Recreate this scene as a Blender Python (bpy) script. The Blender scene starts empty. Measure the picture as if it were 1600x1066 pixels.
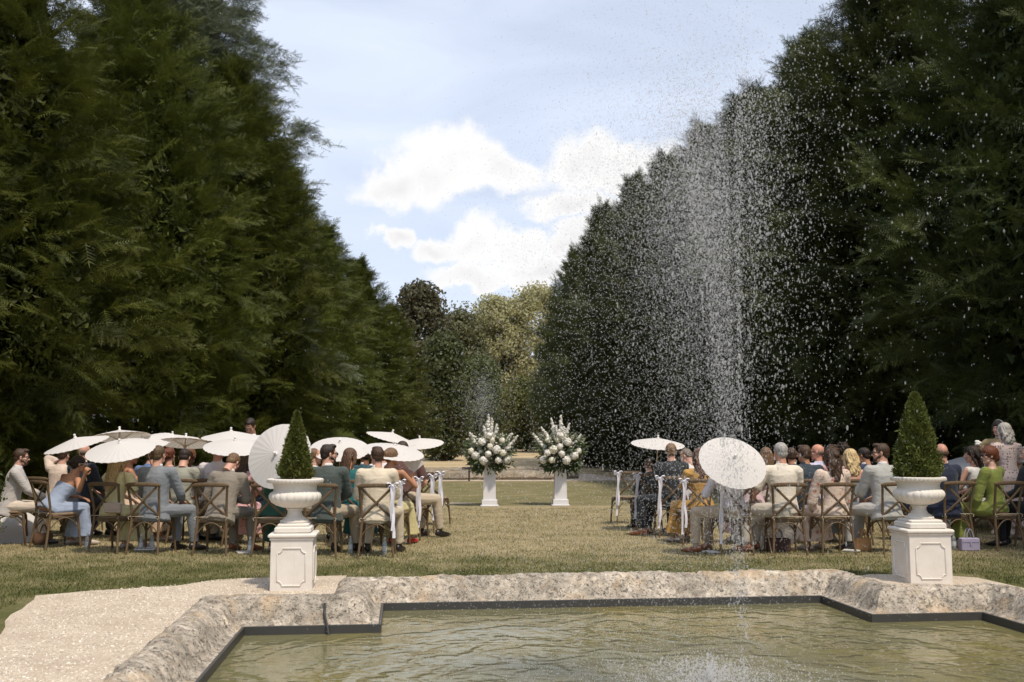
import bpy, bmesh, math, random
import numpy as np
from mathutils import Vector, Matrix, Euler, noise as mnoise
R = math.radians
mnoise.seed_set(7); random.seed(7); rng = np.random.default_rng(7)
scene = bpy.context.scene
col = scene.collection
CAM_H = 1.42; F = 1555.6; PITCH = math.atan(157 / F)

def ray(u, v):
    x = (u - 800) / F; y = (533 - v) / F
    return Vector((x, math.cos(PITCH) - y * math.sin(PITCH), y * math.cos(PITCH) + math.sin(PITCH)))
def at(u, v, d):            # point of the ray through (u,v) at forward distance d
    r = ray(u, v); return Vector((0, 0, CAM_H)) + r * (d / r.y)
def gx(u, d): return at(u, 690, d).x
PA = R(6.3)                 # the pool and the garden axis stand turned by this much
def pf(u, w, z=0): return Vector((u * math.cos(PA) - w * math.sin(PA), u * math.sin(PA) + w * math.cos(PA), z))

# ---------------------------------------------------------------- objects
def link(name, data, parent=None):
    o = bpy.data.objects.new(name, data); col.objects.link(o)
    if parent is not None: o.parent = parent
    return o
def tag(o, label=None, cat=None, group=None, kind=None):
    if label: o['label'] = label
    if cat: o['category'] = cat
    if group: o['group'] = group
    if kind: o['kind'] = kind
    return o
def empty(name, loc=(0, 0, 0), rz=0.0):
    o = link(name, None); o.location = loc; o.rotation_euler = (0, 0, rz); o.empty_display_size = .1
    return o
def copy_tree(o, parent=None):
    c = o.copy(); col.objects.link(c); c.parent = parent
    for ch in list(o.children): copy_tree(ch, c)
    return c

class MB:
    def __init__(s): s.v = []; s.f = []; s.m = []; s.mi = 0
    def add(s, vs, fs):
        b = len(s.v); s.v.extend([tuple(p) for p in vs])
        for f in fs: s.f.append(tuple(i + b for i in f)); s.m.append(s.mi)
    def tube(s, pts, rad, n=10, side=None):
        pts = [Vector(p) for p in pts]; k = len(pts); vs = []; fs = []
        ref = Vector(side) if side is not None else None
        for i, p in enumerate(pts):
            t = (pts[min(i + 1, k - 1)] - pts[max(i - 1, 0)])
            if t.length < 1e-9: t = Vector((0, 0, 1))
            t.normalize()
            if ref is None:
                ref = Vector((1, 0, 0)) if abs(t.x) < .8 else Vector((0, 1, 0))
            a = ref - t * ref.dot(t)
            if a.length < 1e-6: a = t.orthogonal()
            a.normalize(); ref = a.copy(); b = t.cross(a)
            r = rad[i] if isinstance(rad, (list, tuple)) and isinstance(rad[0], (int, float, list, tuple)) and len(rad) == k else rad
            ra, rb = (r if isinstance(r, (list, tuple)) else (r, r))
            for j in range(n):
                w = 2 * math.pi * j / n
                vs.append(p + a * (ra * math.cos(w)) + b * (rb * math.sin(w)))
        for i in range(k - 1):
            for j in range(n):
                fs.append((i * n + j, i * n + (j + 1) % n, (i + 1) * n + (j + 1) % n, (i + 1) * n + j))
        fs.append(tuple(range(n - 1, -1, -1))); fs.append(tuple((k - 1) * n + j for j in range(n)))
        s.add(vs, fs)
    def ball(s, c, r, n=12, m=8, rot=None):
        c = Vector(c); r = (r, r, r) if isinstance(r, (int, float)) else r
        vs = []; fs = []
        q = rot if rot is not None else Matrix.Identity(3)
        vs.append(c + q @ Vector((0, 0, -r[2])))
        for i in range(1, m):
            ph = -math.pi / 2 + math.pi * i / m
            for j in range(n):
                w = 2 * math.pi * j / n
                vs.append(c + q @ Vector((r[0] * math.cos(ph) * math.cos(w), r[1] * math.cos(ph) * math.sin(w), r[2] * math.sin(ph))))
        vs.append(c + q @ Vector((0, 0, r[2]))); top = len(vs) - 1
        for j in range(n): fs.append((0, 1 + (j + 1) % n, 1 + j))
        for i in range(m - 2):
            for j in range(n):
                a = 1 + i * n + j; b = 1 + i * n + (j + 1) % n
                fs.append((a, b, b + n, a + n))
        for j in range(n): fs.append((top - n + j, top - n + (j + 1) % n, top))
        s.add(vs, fs)
    def capsule(s, a, b, ra, rb=None, n=10):
        rb = ra if rb is None else rb
        a = Vector(a); b = Vector(b); t = (b - a).normalized()
        s.tube([a - t * ra * .95, a - t * ra * .6, a, b, b + t * rb * .6, b + t * rb * .95],
               [ra * .3, ra * .8, ra, rb, rb * .8, rb * .3], n)
    def box(s, c, d, rot=None, bev=0):
        c = Vector(c); q = rot if rot is not None else Matrix.Identity(3)
        hx, hy, hz = d[0] / 2, d[1] / 2, d[2] / 2
        if bev <= 0:
            vs = [c + q @ Vector((x * hx, y * hy, z * hz)) for x in (-1, 1) for y in (-1, 1) for z in (-1, 1)]
            s.add(vs, [(0, 1, 3, 2), (4, 6, 7, 5), (0, 4, 5, 1), (2, 3, 7, 6), (0, 2, 6, 4), (1, 5, 7, 3)]); return
        vs = []; lv = [(-hz, bev), (-hz + bev, 0), (hz - bev, 0), (hz, bev)]
        for z, i in lv:
            for (x, y) in ((hx - i, hy - i - bev * .6), (hx - i - bev * .6, hy - i), (-hx + i + bev * .6, hy - i), (-hx + i, hy - i - bev * .6),
                           (-hx + i, -hy + i + bev * .6), (-hx + i + bev * .6, -hy + i), (hx - i - bev * .6, -hy + i), (hx - i, -hy + i + bev * .6)):
                vs.append(c + q @ Vector((x, y, z)))
        fs = [tuple(range(7, -1, -1)), tuple(range(24, 32))]
        for k in range(3):
            for j in range(8): fs.append((k * 8 + j, k * 8 + (j + 1) % 8, (k + 1) * 8 + (j + 1) % 8, (k + 1) * 8 + j))
        s.add(vs, fs)
    def lathe(s, prof, n=48, fn=None, c=(0, 0, 0), cap=True):
        vs = []; fs = []; k = len(prof)
        for i, (r, z) in enumerate(prof):
            for j in range(n):
                w = 2 * math.pi * j / n; rr, zz = (fn(r, z, w) if fn else (r, z))
                vs.append((c[0] + rr * math.cos(w), c[1] + rr * math.sin(w), c[2] + zz))
        for i in range(k - 1):
            for j in range(n): fs.append((i * n + j, i * n + (j + 1) % n, (i + 1) * n + (j + 1) % n, (i + 1) * n + j))
        if cap: fs.append(tuple(range(n - 1, -1, -1))); fs.append(tuple((k - 1) * n + j for j in range(n)))
        s.add(vs, fs)
    def mesh(s, name, mats=(), smooth=True):
        me = bpy.data.meshes.new(name); me.from_pydata(s.v, [], s.f); me.update()
        for m in (mats if isinstance(mats, (list, tuple)) else [mats]): me.materials.append(m)
        me.polygons.foreach_set('material_index', s.m)
        if smooth: me.polygons.foreach_set('use_smooth', [True] * len(me.polygons))
        return me
    def build(s, name, mats, parent=None, smooth=True, bevel=0):
        me = s.mesh(name, mats, smooth)
        if smooth: 
            try: me.set_sharp_from_angle(angle=R(42))
            except Exception: pass
        return link(name, me, parent)

def remesh(mb, voxel, smooth=3, name='tmp'):
    me = mb.mesh(name, [], False); o = bpy.data.objects.new(name, me); col.objects.link(o)
    m = o.modifiers.new('r', 'REMESH'); m.mode = 'VOXEL'; m.voxel_size = voxel; m.use_smooth_shade = True
    if smooth: q = o.modifiers.new('s', 'SMOOTH'); q.iterations = smooth; q.factor = .5
    dg = bpy.context.evaluated_depsgraph_get(); ev = o.evaluated_get(dg)
    out = bpy.data.meshes.new_from_object(ev)
    bpy.data.objects.remove(o); bpy.data.meshes.remove(me)
    return out
def arr(me):
    n = len(me.vertices); v = np.empty(n * 3, np.float32); me.vertices.foreach_get('co', v)
    return v.reshape(n, 3)
def mesh_join(name, parts, mats):
    """parts: (verts array, face loops, loop counts, material index) -> one mesh"""
    V = []; L = []; C = []; M = []; b = 0
    for v, l, c, m in parts:
        V.append(v); L.append(l + b); C.append(c); M.append(np.full(len(c), m, np.int32)); b += len(v)
    V = np.concatenate(V); L = np.concatenate(L); C = np.concatenate(C); M = np.concatenate(M)
    me = bpy.data.meshes.new(name); me.vertices.add(len(V)); me.vertices.foreach_set('co', V.astype(np.float32).ravel())
    me.loops.add(len(L)); me.loops.foreach_set('vertex_index', L.astype(np.int32))
    me.polygons.add(len(C)); st = np.concatenate([[0], np.cumsum(C)[:-1]]).astype(np.int32)
    me.polygons.foreach_set('loop_start', st)
    for m in mats: me.materials.append(m)
    me.polygons.foreach_set('material_index', M); me.polygons.foreach_set('use_smooth', np.ones(len(C), bool))
    me.update(calc_edges=True); me.validate()
    return me
def geo(me, mi=0):
    n = len(me.loops); l = np.empty(n, np.int32); me.loops.foreach_get('vertex_index', l)
    k = len(me.polygons); c = np.empty(k, np.int32); me.polygons.foreach_get('loop_total', c)
    return [arr(me), l, c, mi]
def tri_mesh(name, T, mats, mi=None, smooth=False):
    """T: (n,3,3) unshared triangles"""
    n = len(T); me = bpy.data.meshes.new(name)
    me.vertices.add(n * 3); me.vertices.foreach_set('co', T.astype(np.float32).ravel())
    me.loops.add(n * 3); me.loops.foreach_set('vertex_index', np.arange(n * 3, dtype=np.int32))
    me.polygons.add(n); me.polygons.foreach_set('loop_start', np.arange(0, n * 3, 3, dtype=np.int32))
    for m in (mats if isinstance(mats, (list, tuple)) else [mats]): me.materials.append(m)
    if mi is not None: me.polygons.foreach_set('material_index', mi.astype(np.int32))
    me.update(calc_edges=True)
    return me

# ---------------------------------------------------------------- materials
class NT:
    def __init__(s, name):
        s.mat = bpy.data.materials.new(name); s.mat.use_nodes = True; s.t = s.mat.node_tree; s.t.nodes.clear()
        s.out = s.n('ShaderNodeOutputMaterial')
    def n(s, t, **kw):
        nd = s.t.nodes.new(t)
        for k, v in kw.items():
            if k.startswith('i_'):
                key = k[2:]; key = int(key) if key.isdigit() else key.replace('_', ' ')
                s.set(nd.inputs[key], v)
            else: setattr(nd, k, v)
        return nd
    def set(s, inp, v):
        if isinstance(v, bpy.types.NodeSocket): s.t.links.new(v, inp)
        else:
            if hasattr(inp, 'default_value') and inp.type == 'RGBA' and len(v) == 3: v = (*v, 1)
            inp.default_value = v
    def tex(s, kind='Object', scale=(1, 1, 1), rot=(0, 0, 0)):
        tc = s.n('ShaderNodeTexCoord'); mp = s.n('ShaderNodeMapping'); s.t.links.new(tc.outputs[kind], mp.inputs['Vector'])
        mp.inputs['Scale'].default_value = scale; mp.inputs['Rotation'].default_value = rot; return mp.outputs[0]
    def noise(s, vec, scale, detail=4, rough=.55, dist=0):
        nd = s.n('ShaderNodeTexNoise', i_Scale=scale, i_Detail=detail, i_Roughness=rough, i_Distortion=dist)
        if vec is not None: s.t.links.new(vec, nd.inputs['Vector'])
        return nd.outputs['Fac']
    def voro(s, vec, scale, feature='F1'):
        nd = s.n('ShaderNodeTexVoronoi', feature=feature, i_Scale=scale)
        if vec is not None: s.t.links.new(vec, nd.inputs['Vector'])
        return nd
    def ramp(s, fac, stops, interp='LINEAR'):
        nd = s.n('ShaderNodeValToRGB'); e = nd.color_ramp; e.interpolation = interp
        while len(e.elements) < len(stops): e.elements.new(.5)
        for el, (p, c) in zip(e.elements, stops):
            el.position = p; el.color = (*c, 1) if not isinstance(c, (int, float)) else (c, c, c, 1)
        s.t.links.new(fac, nd.inputs[0]); return nd.outputs[0]
    def mix(s, fac, a, b, mode='MIX'):
        nd = s.n('ShaderNodeMix', data_type='RGBA', blend_type=mode)
        s.set(nd.inputs[0], fac); s.set(nd.inputs[6], a); s.set(nd.inputs[7], b); return nd.outputs[2]
    def math(s, op, a, b=0.0, c=None, clamp=False):
        nd = s.n('ShaderNodeMath', operation=op, use_clamp=clamp); s.set(nd.inputs[0], a); s.set(nd.inputs[1], b)
        if c is not None: s.set(nd.inputs[2], c)
        return nd.outputs[0]
    def bump(s, h, strength=.3, dist=.01, normal=None):
        nd = s.n('ShaderNodeBump', i_Strength=strength, i_Distance=dist); s.t.links.new(h, nd.inputs['Height'])
        if normal is not None: s.t.links.new(normal, nd.inputs['Normal'])
        return nd.outputs[0]
    def pbr(s, color, rough=.6, normal=None, **kw):
        b = s.n('ShaderNodeBsdfPrincipled'); s.set(b.inputs['Base Color'], color); s.set(b.inputs['Roughness'], rough)
        for k, v in kw.items(): s.set(b.inputs[k.replace('_', ' ')], v)
        if normal is not None: s.t.links.new(normal, b.inputs['Normal'])
        s.t.links.new(b.outputs[0], s.out.inputs['Surface']); return b

def m_leaf(name, c1, c2, c3, trans=.25, nscale=.5, brown=None, rnd=.7):
    t = NT(name); g = t.n('ShaderNodeNewGeometry'); oi = t.n('ShaderNodeObjectInfo')
    ri = g.outputs['Random Per Island']; v = t.tex()
    nz = t.noise(v, nscale, 3)
    c = t.mix(t.ramp(nz, [(.35, 0.0), (.65, 1.0)]), c1, c2)
    c = t.mix(t.math('MULTIPLY', ri, rnd), c, c3)
    if brown:
        nb = t.noise(v, nscale * 2.3, 2); c = t.mix(t.ramp(nb, [(.62, 0.0), (.72, .7)]), c, brown)
    hs = t.n('ShaderNodeHueSaturation'); t.set(hs.inputs['Color'], c)
    t.set(hs.inputs['Value'], t.math('MULTIPLY_ADD', oi.outputs['Random'], .35, .82)); t.set(hs.inputs['Hue'], t.math('MULTIPLY_ADD', oi.outputs['Random'], .02, .49))
    c = hs.outputs[0]
    d = t.n('ShaderNodeBsdfPrincipled'); t.set(d.inputs['Base Color'], c); d.inputs['Roughness'].default_value = .55
    d.inputs['Specular IOR Level'].default_value = .3
    tr = t.n('ShaderNodeBsdfTranslucent'); t.set(tr.inputs['Color'], c)
    mx = t.n('ShaderNodeMixShader', i_0=trans); t.t.links.new(d.outputs[0], mx.inputs[1]); t.t.links.new(tr.outputs[0], mx.inputs[2])
    t.t.links.new(mx.outputs[0], t.out.inputs['Surface']); return t.mat

def m_plain(name, c, rough=.5, bs=40, bstr=.15, var=.12, **kw):
    t = NT(name); v = t.tex(); n = t.noise(v, bs, 4)
    c2 = tuple(min(1, x * (1 + var)) for x in c); c1 = tuple(x * (1 - var) for x in c)
    t.pbr(t.mix(t.noise(v, bs * .15, 4), c1, c2), rough, t.bump(n, bstr, .002), **kw); return t.mat

_fab = {}
def fabric(c, kind='plain', c2=None, rough=.85):
    key = (c, kind, c2)
    if key in _fab: return _fab[key]
    t = NT('fabric'); v = t.tex()
    base = t.mix(t.noise(v, 3, 3), tuple(x * .88 for x in c), tuple(min(1, x * 1.08) for x in c))
    if kind == 'floral':
        vo = t.voro(v, 11); f = t.ramp(vo.outputs['Distance'], [(.18, 1.0), (.34, 0.0)])
        cc = t.ramp(vo.outputs['Color'], [(.2, c2), (.55, (.35, .10, .10)), (.8, (.10, .13, .06))])
        n = t.noise(v, 60, 2); f = t.math('MULTIPLY', f, t.ramp(n, [(.4, .35), (.55, 1.0)]))
        base = t.mix(f, base, cc)
        vo2 = t.voro(v, 25); base = t.mix(t.ramp(vo2.outputs['Distance'], [(.12, .7), (.22, 0.0)]), base, (.12, .14, .08))
    elif kind == 'dots':
        vo = t.voro(v, 26); vo.inputs['Randomness'].default_value = .35
        base = t.mix(t.ramp(vo.outputs['Distance'], [(.22, 1.0), (.3, 0.0)]), base, c2)
    elif kind == 'denim':
        base = t.mix(t.ramp(t.noise(v, 9, 5), [(.4, 0.0), (.7, .8)]), base, c2)
    # soft cloth folds
    v1 = t.tex(scale=(4, 4, 9), rot=(.5, .2, .4)); v2 = t.tex(scale=(7, 7, 2.5), rot=(0, .5, .1))
    h = t.math('ADD', t.noise(v1, 1.4, 2, .5, 1.2), t.math('MULTIPLY', t.noise(v2, 1.3, 2, .5, .8), .6))
    nm = t.bump(h, .55, .022); nm = t.bump(t.noise(v, 420, 2), .15, .001, nm)
    t.pbr(base, rough, nm, Sheen_Weight=.15, Specular_IOR_Level=.2); _fab[key] = t.mat; return t.mat
_hair = {}
def hairmat(c):
    if c in _hair: return _hair[c]
    t = NT('hair'); v = t.tex(scale=(60, 60, 7)); n = t.noise(v, 2, 3, .6, .6)
    t.pbr(t.mix(t.ramp(n, [(.35, 0.0), (.7, 1.0)]), tuple(x * .55 for x in c), tuple(min(1, x * 1.5) for x in c)), .45, t.bump(n, .8, .01), Specular_IOR_Level=.35)
    _hair[c] = t.mat; return t.mat
_skin = {}
def skinmat(c):
    if c in _skin: return _skin[c]
    t = NT('skin'); v = t.tex()
    t.pbr(t.mix(t.noise(v, 14, 3), tuple(x * .88 for x in c), (min(1, c[0] * 1.1), c[1], c[2] * .96)), .5, t.bump(t.noise(v, 180, 2), .1, .001),
          Subsurface_Weight=0.0, Specular_IOR_Level=.35)
    _skin[c] = t.mat; return t.mat
# ================================================================ camera, light, sky
cam = bpy.data.cameras.new('camera'); cam.lens = 35; cam.sensor_width = 36; cam.clip_end = 3000; cam.clip_start = .05
co = link('camera', cam); co.location = (0, 0, CAM_H); co.rotation_euler = (math.pi / 2 + PITCH, 0, 0)
cam.dof.use_dof = True; cam.dof.focus_distance = 13.2; cam.dof.aperture_fstop = 3.2
scene.camera = co
SUN_EL = R(60); SUN_AZ = R(146)     # azimuth measured clockwise from +Y: behind the camera and to its right
sd = Vector((math.sin(SUN_AZ) * math.cos(SUN_EL), math.cos(SUN_AZ) * math.cos(SUN_EL), math.sin(SUN_EL)))
sl = bpy.data.lights.new('sun', 'SUN'); sl.energy = 2.65; sl.angle = R(4); sl.color = (1, .89, .73)
so = link('sun', sl); so.rotation_euler = sd.to_track_quat('Z', 'Y').to_euler(); so.location = (0, 0, 40)
w = bpy.data.worlds.new('World'); scene.world = w; w.use_nodes = True
wt = NT.__new__(NT); wt.t = w.node_tree; wt.t.nodes.clear(); wt.out = wt.t.nodes.new('ShaderNodeOutputWorld')
sky = wt.n('ShaderNodeTexSky'); sky.sky_type = 'NISHITA'; sky.sun_disc = False; sky.sun_elevation = SUN_EL; sky.sun_rotation = SUN_AZ
sky.air_density = 1.0; sky.dust_density = 1.5; sky.ozone_density = 1.0
tc = wt.n('ShaderNodeTexCoord'); D = tc.outputs['Generated']
sxyz = wt.n('ShaderNodeSeparateXYZ'); wt.t.links.new(D, sxyz.inputs[0])
def vmath(op, a, b=None):
    nd = wt.n('ShaderNodeVectorMath', operation=op); wt.set(nd.inputs[0], a)
    if b is not None: wt.set(nd.inputs[1], b)
    return nd
# cumulus: groups of lobes in sky directions, edges broken by noise
wn = wt.n('ShaderNodeTexNoise', i_Scale=7.0, i_Detail=7.0, i_Roughness=.6); wt.t.links.new(D, wn.inputs['Vector'])
off = vmath('SCALE', vmath('SUBTRACT', wn.outputs['Color'], (.5, .5, .5)).outputs[0]); off.inputs['Scale'].default_value = .13
Dw = vmath('ADD', D, off.outputs[0]).outputs[0]
wn2 = wt.n('ShaderNodeTexNoise', i_Scale=26.0, i_Detail=6.0, i_Roughness=.6); wt.t.links.new(D, wn2.inputs['Vector'])
off2 = vmath('SCALE', vmath('SUBTRACT', wn2.outputs['Color'], (.5, .5, .5)).outputs[0]); off2.inputs['Scale'].default_value = .036
Dw = vmath('ADD', Dw, off2.outputs[0]).outputs[0]
CL = [(690, 262, 105, 55), (620, 275, 60, 38), (765, 275, 80, 45), (905, 250, 85, 62), (975, 265, 85, 50), (1040, 270, 60, 45), (880, 330, 70, 36), (965, 345, 85, 40),
      (740, 398, 75, 38), (665, 392, 50, 26), (815, 408, 70, 34), (608, 366, 26, 24), (740, 448, 100, 24), (860, 440, 80, 34), (930, 395, 80, 40),
      (1240, 250, 90, 40), (1400, 320, 120, 60), (300, 330, 110, 50), (160, 420, 130, 60), (-300, 300, 200, 80), (1900, 350, 200, 80), (-900, 420, 240, 90), (2600, 300, 240, 100)]
acc = None
for (u, v, a, b) in CL:
    c = ray(u, v).normalized()
    dv = vmath('SUBTRACT', Dw, tuple(c)).outputs[0]
    sc = vmath('MULTIPLY', dv, (F / a, F / a, F / b)).outputs[0]
    ln = vmath('LENGTH', sc).outputs['Value']
    g = wt.math('SUBTRACT', 1.0, ln)
    acc = g if acc is None else wt.math('SMOOTH_MAX', acc, g, .15)
cum = wt.n('ShaderNodeMapRange', interpolation_type='SMOOTHSTEP', i_1=-.18, i_2=.36); wt.t.links.new(acc, cum.inputs[0])
# clouds elsewhere (behind and above)
bn = wt.n('ShaderNodeTexNoise', i_Scale=2.2, i_Detail=6.0, i_Roughness=.55); wt.t.links.new(D, bn.inputs['Vector'])
bc = wt.ramp(bn.outputs['Fac'], [(.55, 0.0), (.7, .75)])
back = wt.n('ShaderNodeMapRange', i_1=.35, i_2=-.1); wt.t.links.new(sxyz.outputs[1], back.inputs[0])
bc = wt.math('MULTIPLY', bc, back.outputs[0])
cmask = wt.math('MAXIMUM', cum.outputs[0], bc)
# thin high veil
mp = wt.n('ShaderNodeMapping'); wt.t.links.new(D, mp.inputs[0]); mp.inputs['Scale'].default_value = (2.2, 1, 8); mp.inputs['Rotation'].default_value = (0, .35, 0)
vn = wt.noise(mp.outputs[0], 1.6, 5, .5, .6)
veil = wt.ramp(vn, [(.30, .62), (.75, .9)])
skyc = wt.n('ShaderNodeMix', data_type='RGBA'); wt.set(skyc.inputs[0], veil); wt.set(skyc.inputs[6], sky.outputs[0]); wt.set(skyc.inputs[7], (7.6, 8.3, 9.8, 1))
shade = wt.n('ShaderNodeTexNoise', i_Scale=9.0, i_Detail=5.0, i_Roughness=.5); wt.t.links.new(D, shade.inputs['Vector'])
dens = wt.n('ShaderNodeMapRange', i_1=.1, i_2=.8); wt.t.links.new(acc, dens.inputs[0])
ccol = wt.mix(wt.math('MULTIPLY', dens.outputs[0], wt.ramp(shade.outputs['Fac'], [(.4, .0), (.62, .9)])), (8.7, 8.65, 8.6, 1), (7.2, 7.05, 7.15, 1))
fin = wt.mix(cmask, skyc.outputs[2], ccol)
bg = wt.n('ShaderNodeBackground'); wt.set(bg.inputs[0], fin); bg.inputs[1].default_value = .085
wt.t.links.new(bg.outputs[0], wt.out.inputs[0])
scene.view_settings.view_transform = 'Standard'; scene.view_settings.look = 'None'; scene.view_settings.exposure = .5
scene.cycles.transparent_max_bounces = 24; scene.cycles.max_bounces = 6; scene.cycles.diffuse_bounces = 3

# ================================================================ ground
def gz(y): 
    t = min(1, max(0, (y - 48) / 42)); t = t * t * (3 - 2 * t); return .62 * t
def m_lawn():
    t = NT('lawn_grass'); v = t.tex(); sp = t.n('ShaderNodeSeparateXYZ'); t.t.links.new(v, sp.inputs[0])
    Y = sp.outputs[1]; big = t.noise(v, .35, 4); mid = t.noise(v, 1.6, 5, .65); fine = t.noise(v, 30, 5, .7); vf = t.noise(v, 120, 3, .7)
    green = t.mix(fine, (.062, .070, .022), (.135, .138, .048)); tan = t.mix(fine, (.29, .235, .13), (.44, .365, .22))
    far = t.mix(fine, (.36, .27, .15), (.58, .45, .28))
    yj = t.math('ADD', Y, t.math('MULTIPLY', t.math('SUBTRACT', mid, .5), 2.2))
    n1 = t.n('ShaderNodeMapRange', interpolation_type='SMOOTHSTEP', i_1=10.6, i_2=14.0); t.set(n1.inputs[0], yj)
    dry = t.math('MULTIPLY', n1.outputs[0], .72)
    n2 = t.n('ShaderNodeMapRange', interpolation_type='SMOOTHSTEP', i_1=22.3, i_2=22.9); t.set(n2.inputs[0], t.math('ADD', Y, t.math('MULTIPLY', mid, .4)))
    dry = t.math('MULTIPLY', dry, t.math('SUBTRACT', 1.0, t.math('MULTIPLY', n2.outputs[0], .62)))
    dry = t.math('ADD', dry, t.math('MULTIPLY', t.ramp(mid, [(.42, 0.0), (.68, 1.0)]), .38), clamp=True)
    dry = t.math('ADD', dry, t.math('MULTIPLY', t.math('SUBTRACT', big, .5), .5), clamp=True)
    c = t.mix(dry, green, tan)
    n3 = t.n('ShaderNodeMapRange', interpolation_type='SMOOTHSTEP', i_1=34.5, i_2=38.5); t.set(n3.inputs[0], Y)
    # mown stripes of the dry far field
    st = t.noise(t.tex(scale=(.02, .55, 1)), 1.0, 3); far = t.mix(t.ramp(st, [(.42, 0.0), (.6, .35)]), far, (.17, .13, .06))
    c = t.mix(n3.outputs[0], c, far)
    # worn patches and clover flowers
    vo = t.voro(v, 9); c = t.mix(t.ramp(vo.outputs['Distance'], [(.035, .8), (.06, 0.0)]), c, (.5, .48, .4))
    t.pbr(c, .9, t.bump(t.math('ADD', fine, vf), .6, .02), Specular_IOR_Level=.15); return t.mat
def m_gravel():
    t = NT('pale_gravel'); v = t.tex(); vo = t.voro(v, 75); vo2 = t.voro(v, 33); n = t.noise(v, 2.2, 5)
    c = t.ramp(vo.outputs['Color'], [(.15, (.54, .43, .33)), (.5, (.68, .575, .455)), (.85, (.82, .73, .61))])
    c = t.mix(t.ramp(n, [(.42, 0.0), (.7, .55)]), c, (.44, .35, .27)); c = t.mix(t.ramp(t.noise(v, .9, 6, .7), [(.5, 0.0), (.72, .35)]), c, (.36, .29, .20))
    c = t.mix(t.ramp(vo2.outputs['Distance'], [(.0, 0.0), (.6, .25)]), c, (.40, .33, .26))
    t.pbr(c, .9, t.bump(vo.outputs['Distance'], 1.0, .012), Specular_IOR_Level=.2); return t.mat
M_lawn = m_lawn(); M_gravel = m_gravel()
# the pool in its own frame
MAINU = (-1.25, 5.1); BAYU = (-.15, 4.08); W0, W1, W2 = -4.5, 8.45, 9.52
off_ = .30
xs = sorted({-500, -200, -80, -40, -20, -12, -8, -5, -3, MAINU[0] - off_, BAYU[0] - off_, 0.8, 2, 3.2, BAYU[1] + off_, MAINU[1] + off_, 7, 10, 14, 20, 40, 80, 200, 500})
ys = sorted({-200, -60, -20, -8, W0 - off_, 0, 3, 6, W1 + off_, W2 + off_, 11, 13, 16, 20, 25, 30, 35, 39.4, 42.8, 46, 48, 50, 52, 55, 58, 61, 64, 67, 70, 73, 76, 79, 82, 85, 88, 92, 100, 120, 160, 260, 600})
b = MB(); idx = {}
for i, x in enumerate(xs):
    for j, y in enumerate(ys):
        p = pf(x, y); idx[i, j] = len(b.v); b.v.append((p.x, p.y, gz(p.y) if x > -300 else gz(p.y)))
for i in range(len(xs) - 1):
    for j in range(len(ys) - 1):
        cx = (xs[i] + xs[i + 1]) / 2; cy = (ys[j] + ys[j + 1]) / 2
        if MAINU[0] - off_ < cx < MAINU[1] + off_ and W0 - off_ < cy < W1 + off_: continue
        if BAYU[0] - off_ < cx < BAYU[1] + off_ and W0 < cy < W2 + off_: continue
        b.f.append((idx[i, j], idx[i + 1, j], idx[i + 1, j + 1], idx[i, j + 1])); b.m.append(0)
tag(b.build('lawn', M_lawn), kind='structure')

def strip_poly(name, pts, z, mat, jit=.05, sub=.25):
    """flat sheet with an uneven edge"""
    out = []
    for i in range(len(pts)):
        a = Vector((*pts[i], 0)); c = Vector((*pts[(i + 1) % len(pts)], 0)); n = max(1, int((c - a).length / sub))
        for k in range(n):
            p = a.lerp(c, k / n); q = mnoise.noise_vector(p * 1.7) * jit * 1.5 + mnoise.noise_vector(p * 6) * jit
            out.append((p.x + q.x, p.y + q.y, z))
    # ear clipping, so that a concave outline never folds over itself
    def cr(a, b, c): return (b[0] - a[0]) * (c[1] - a[1]) - (b[1] - a[1]) * (c[0] - a[0])
    if sum(out[k - 1][0] * out[k][1] - out[k][0] * out[k - 1][1] for k in range(len(out))) < 0: out.reverse()
    ids = list(range(len(out))); tris = []
    while len(ids) > 3:
        best = None
        for k in range(len(ids)):
            a, b_, c = ids[k - 1], ids[k], ids[(k + 1) % len(ids)]
            if cr(out[a], out[b_], out[c]) <= 1e-9: continue
            if any(cr(out[a], out[b_], out[q]) >= 0 and cr(out[b_], out[c], out[q]) >= 0 and cr(out[c], out[a], out[q]) >= 0 for q in ids if q not in (a, b_, c)): continue
            L = (out[a][0] - out[c][0]) ** 2 + (out[a][1] - out[c][1]) ** 2
            if best is None or L < best[0]: best = (L, k, (a, b_, c))
        if best is None: break
        tris.append(best[2]); ids.pop(best[1])
    if len(ids) == 3: tris.append(tuple(ids))
    me = bpy.data.meshes.new(name); me.from_pydata(out, [], tris); me.update(); me.materials.append(mat)
    pa = abs(sum(out[k - 1][0] * out[k][1] - out[k][0] * out[k - 1][1] for k in range(len(out)))) / 2
    print('SHEET', name, round(pa, 3), round(sum(p.area for p in me.polygons), 3))
    return tag(link(name, me), kind='structure')
def pf2(u, w): p = pf(u, w); return (p.x, p.y)
o2 = .38
strip_poly('gravel_path', [pf2(MAINU[0] - o2, 0), pf2(MAINU[0] - o2, W1 + o2), pf2(BAYU[0] - o2, W1 + o2), pf2(BAYU[0] - o2, W2 + .3), (-1.75, 10.75),
            (-2.5, 10.62), (-3.05, 10.45), (-3.25, 10.0), (-3.95, 9.72), (-4.38, 9.38), (-4.1, 8.4), (-3.82, 7.48), (-3.3, 5.5), (-3.2, 0)], .006, M_gravel)
strip_poly('gravel_path', [pf2(BAYU[1] + o2, W1 + o2), pf2(MAINU[1] + o2, W1 + o2), pf2(MAINU[1] + o2, 5), pf2(MAINU[1] + 1.0, 5), pf2(MAINU[1] + .9, 9.6), pf2(6.0, 10.0), pf2(5.6, 10.33), pf2(5.0, 10.38), pf2(4.7, 10.2), pf2(BAYU[1] + o2, 10.0)], .006, M_gravel, .03)
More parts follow.
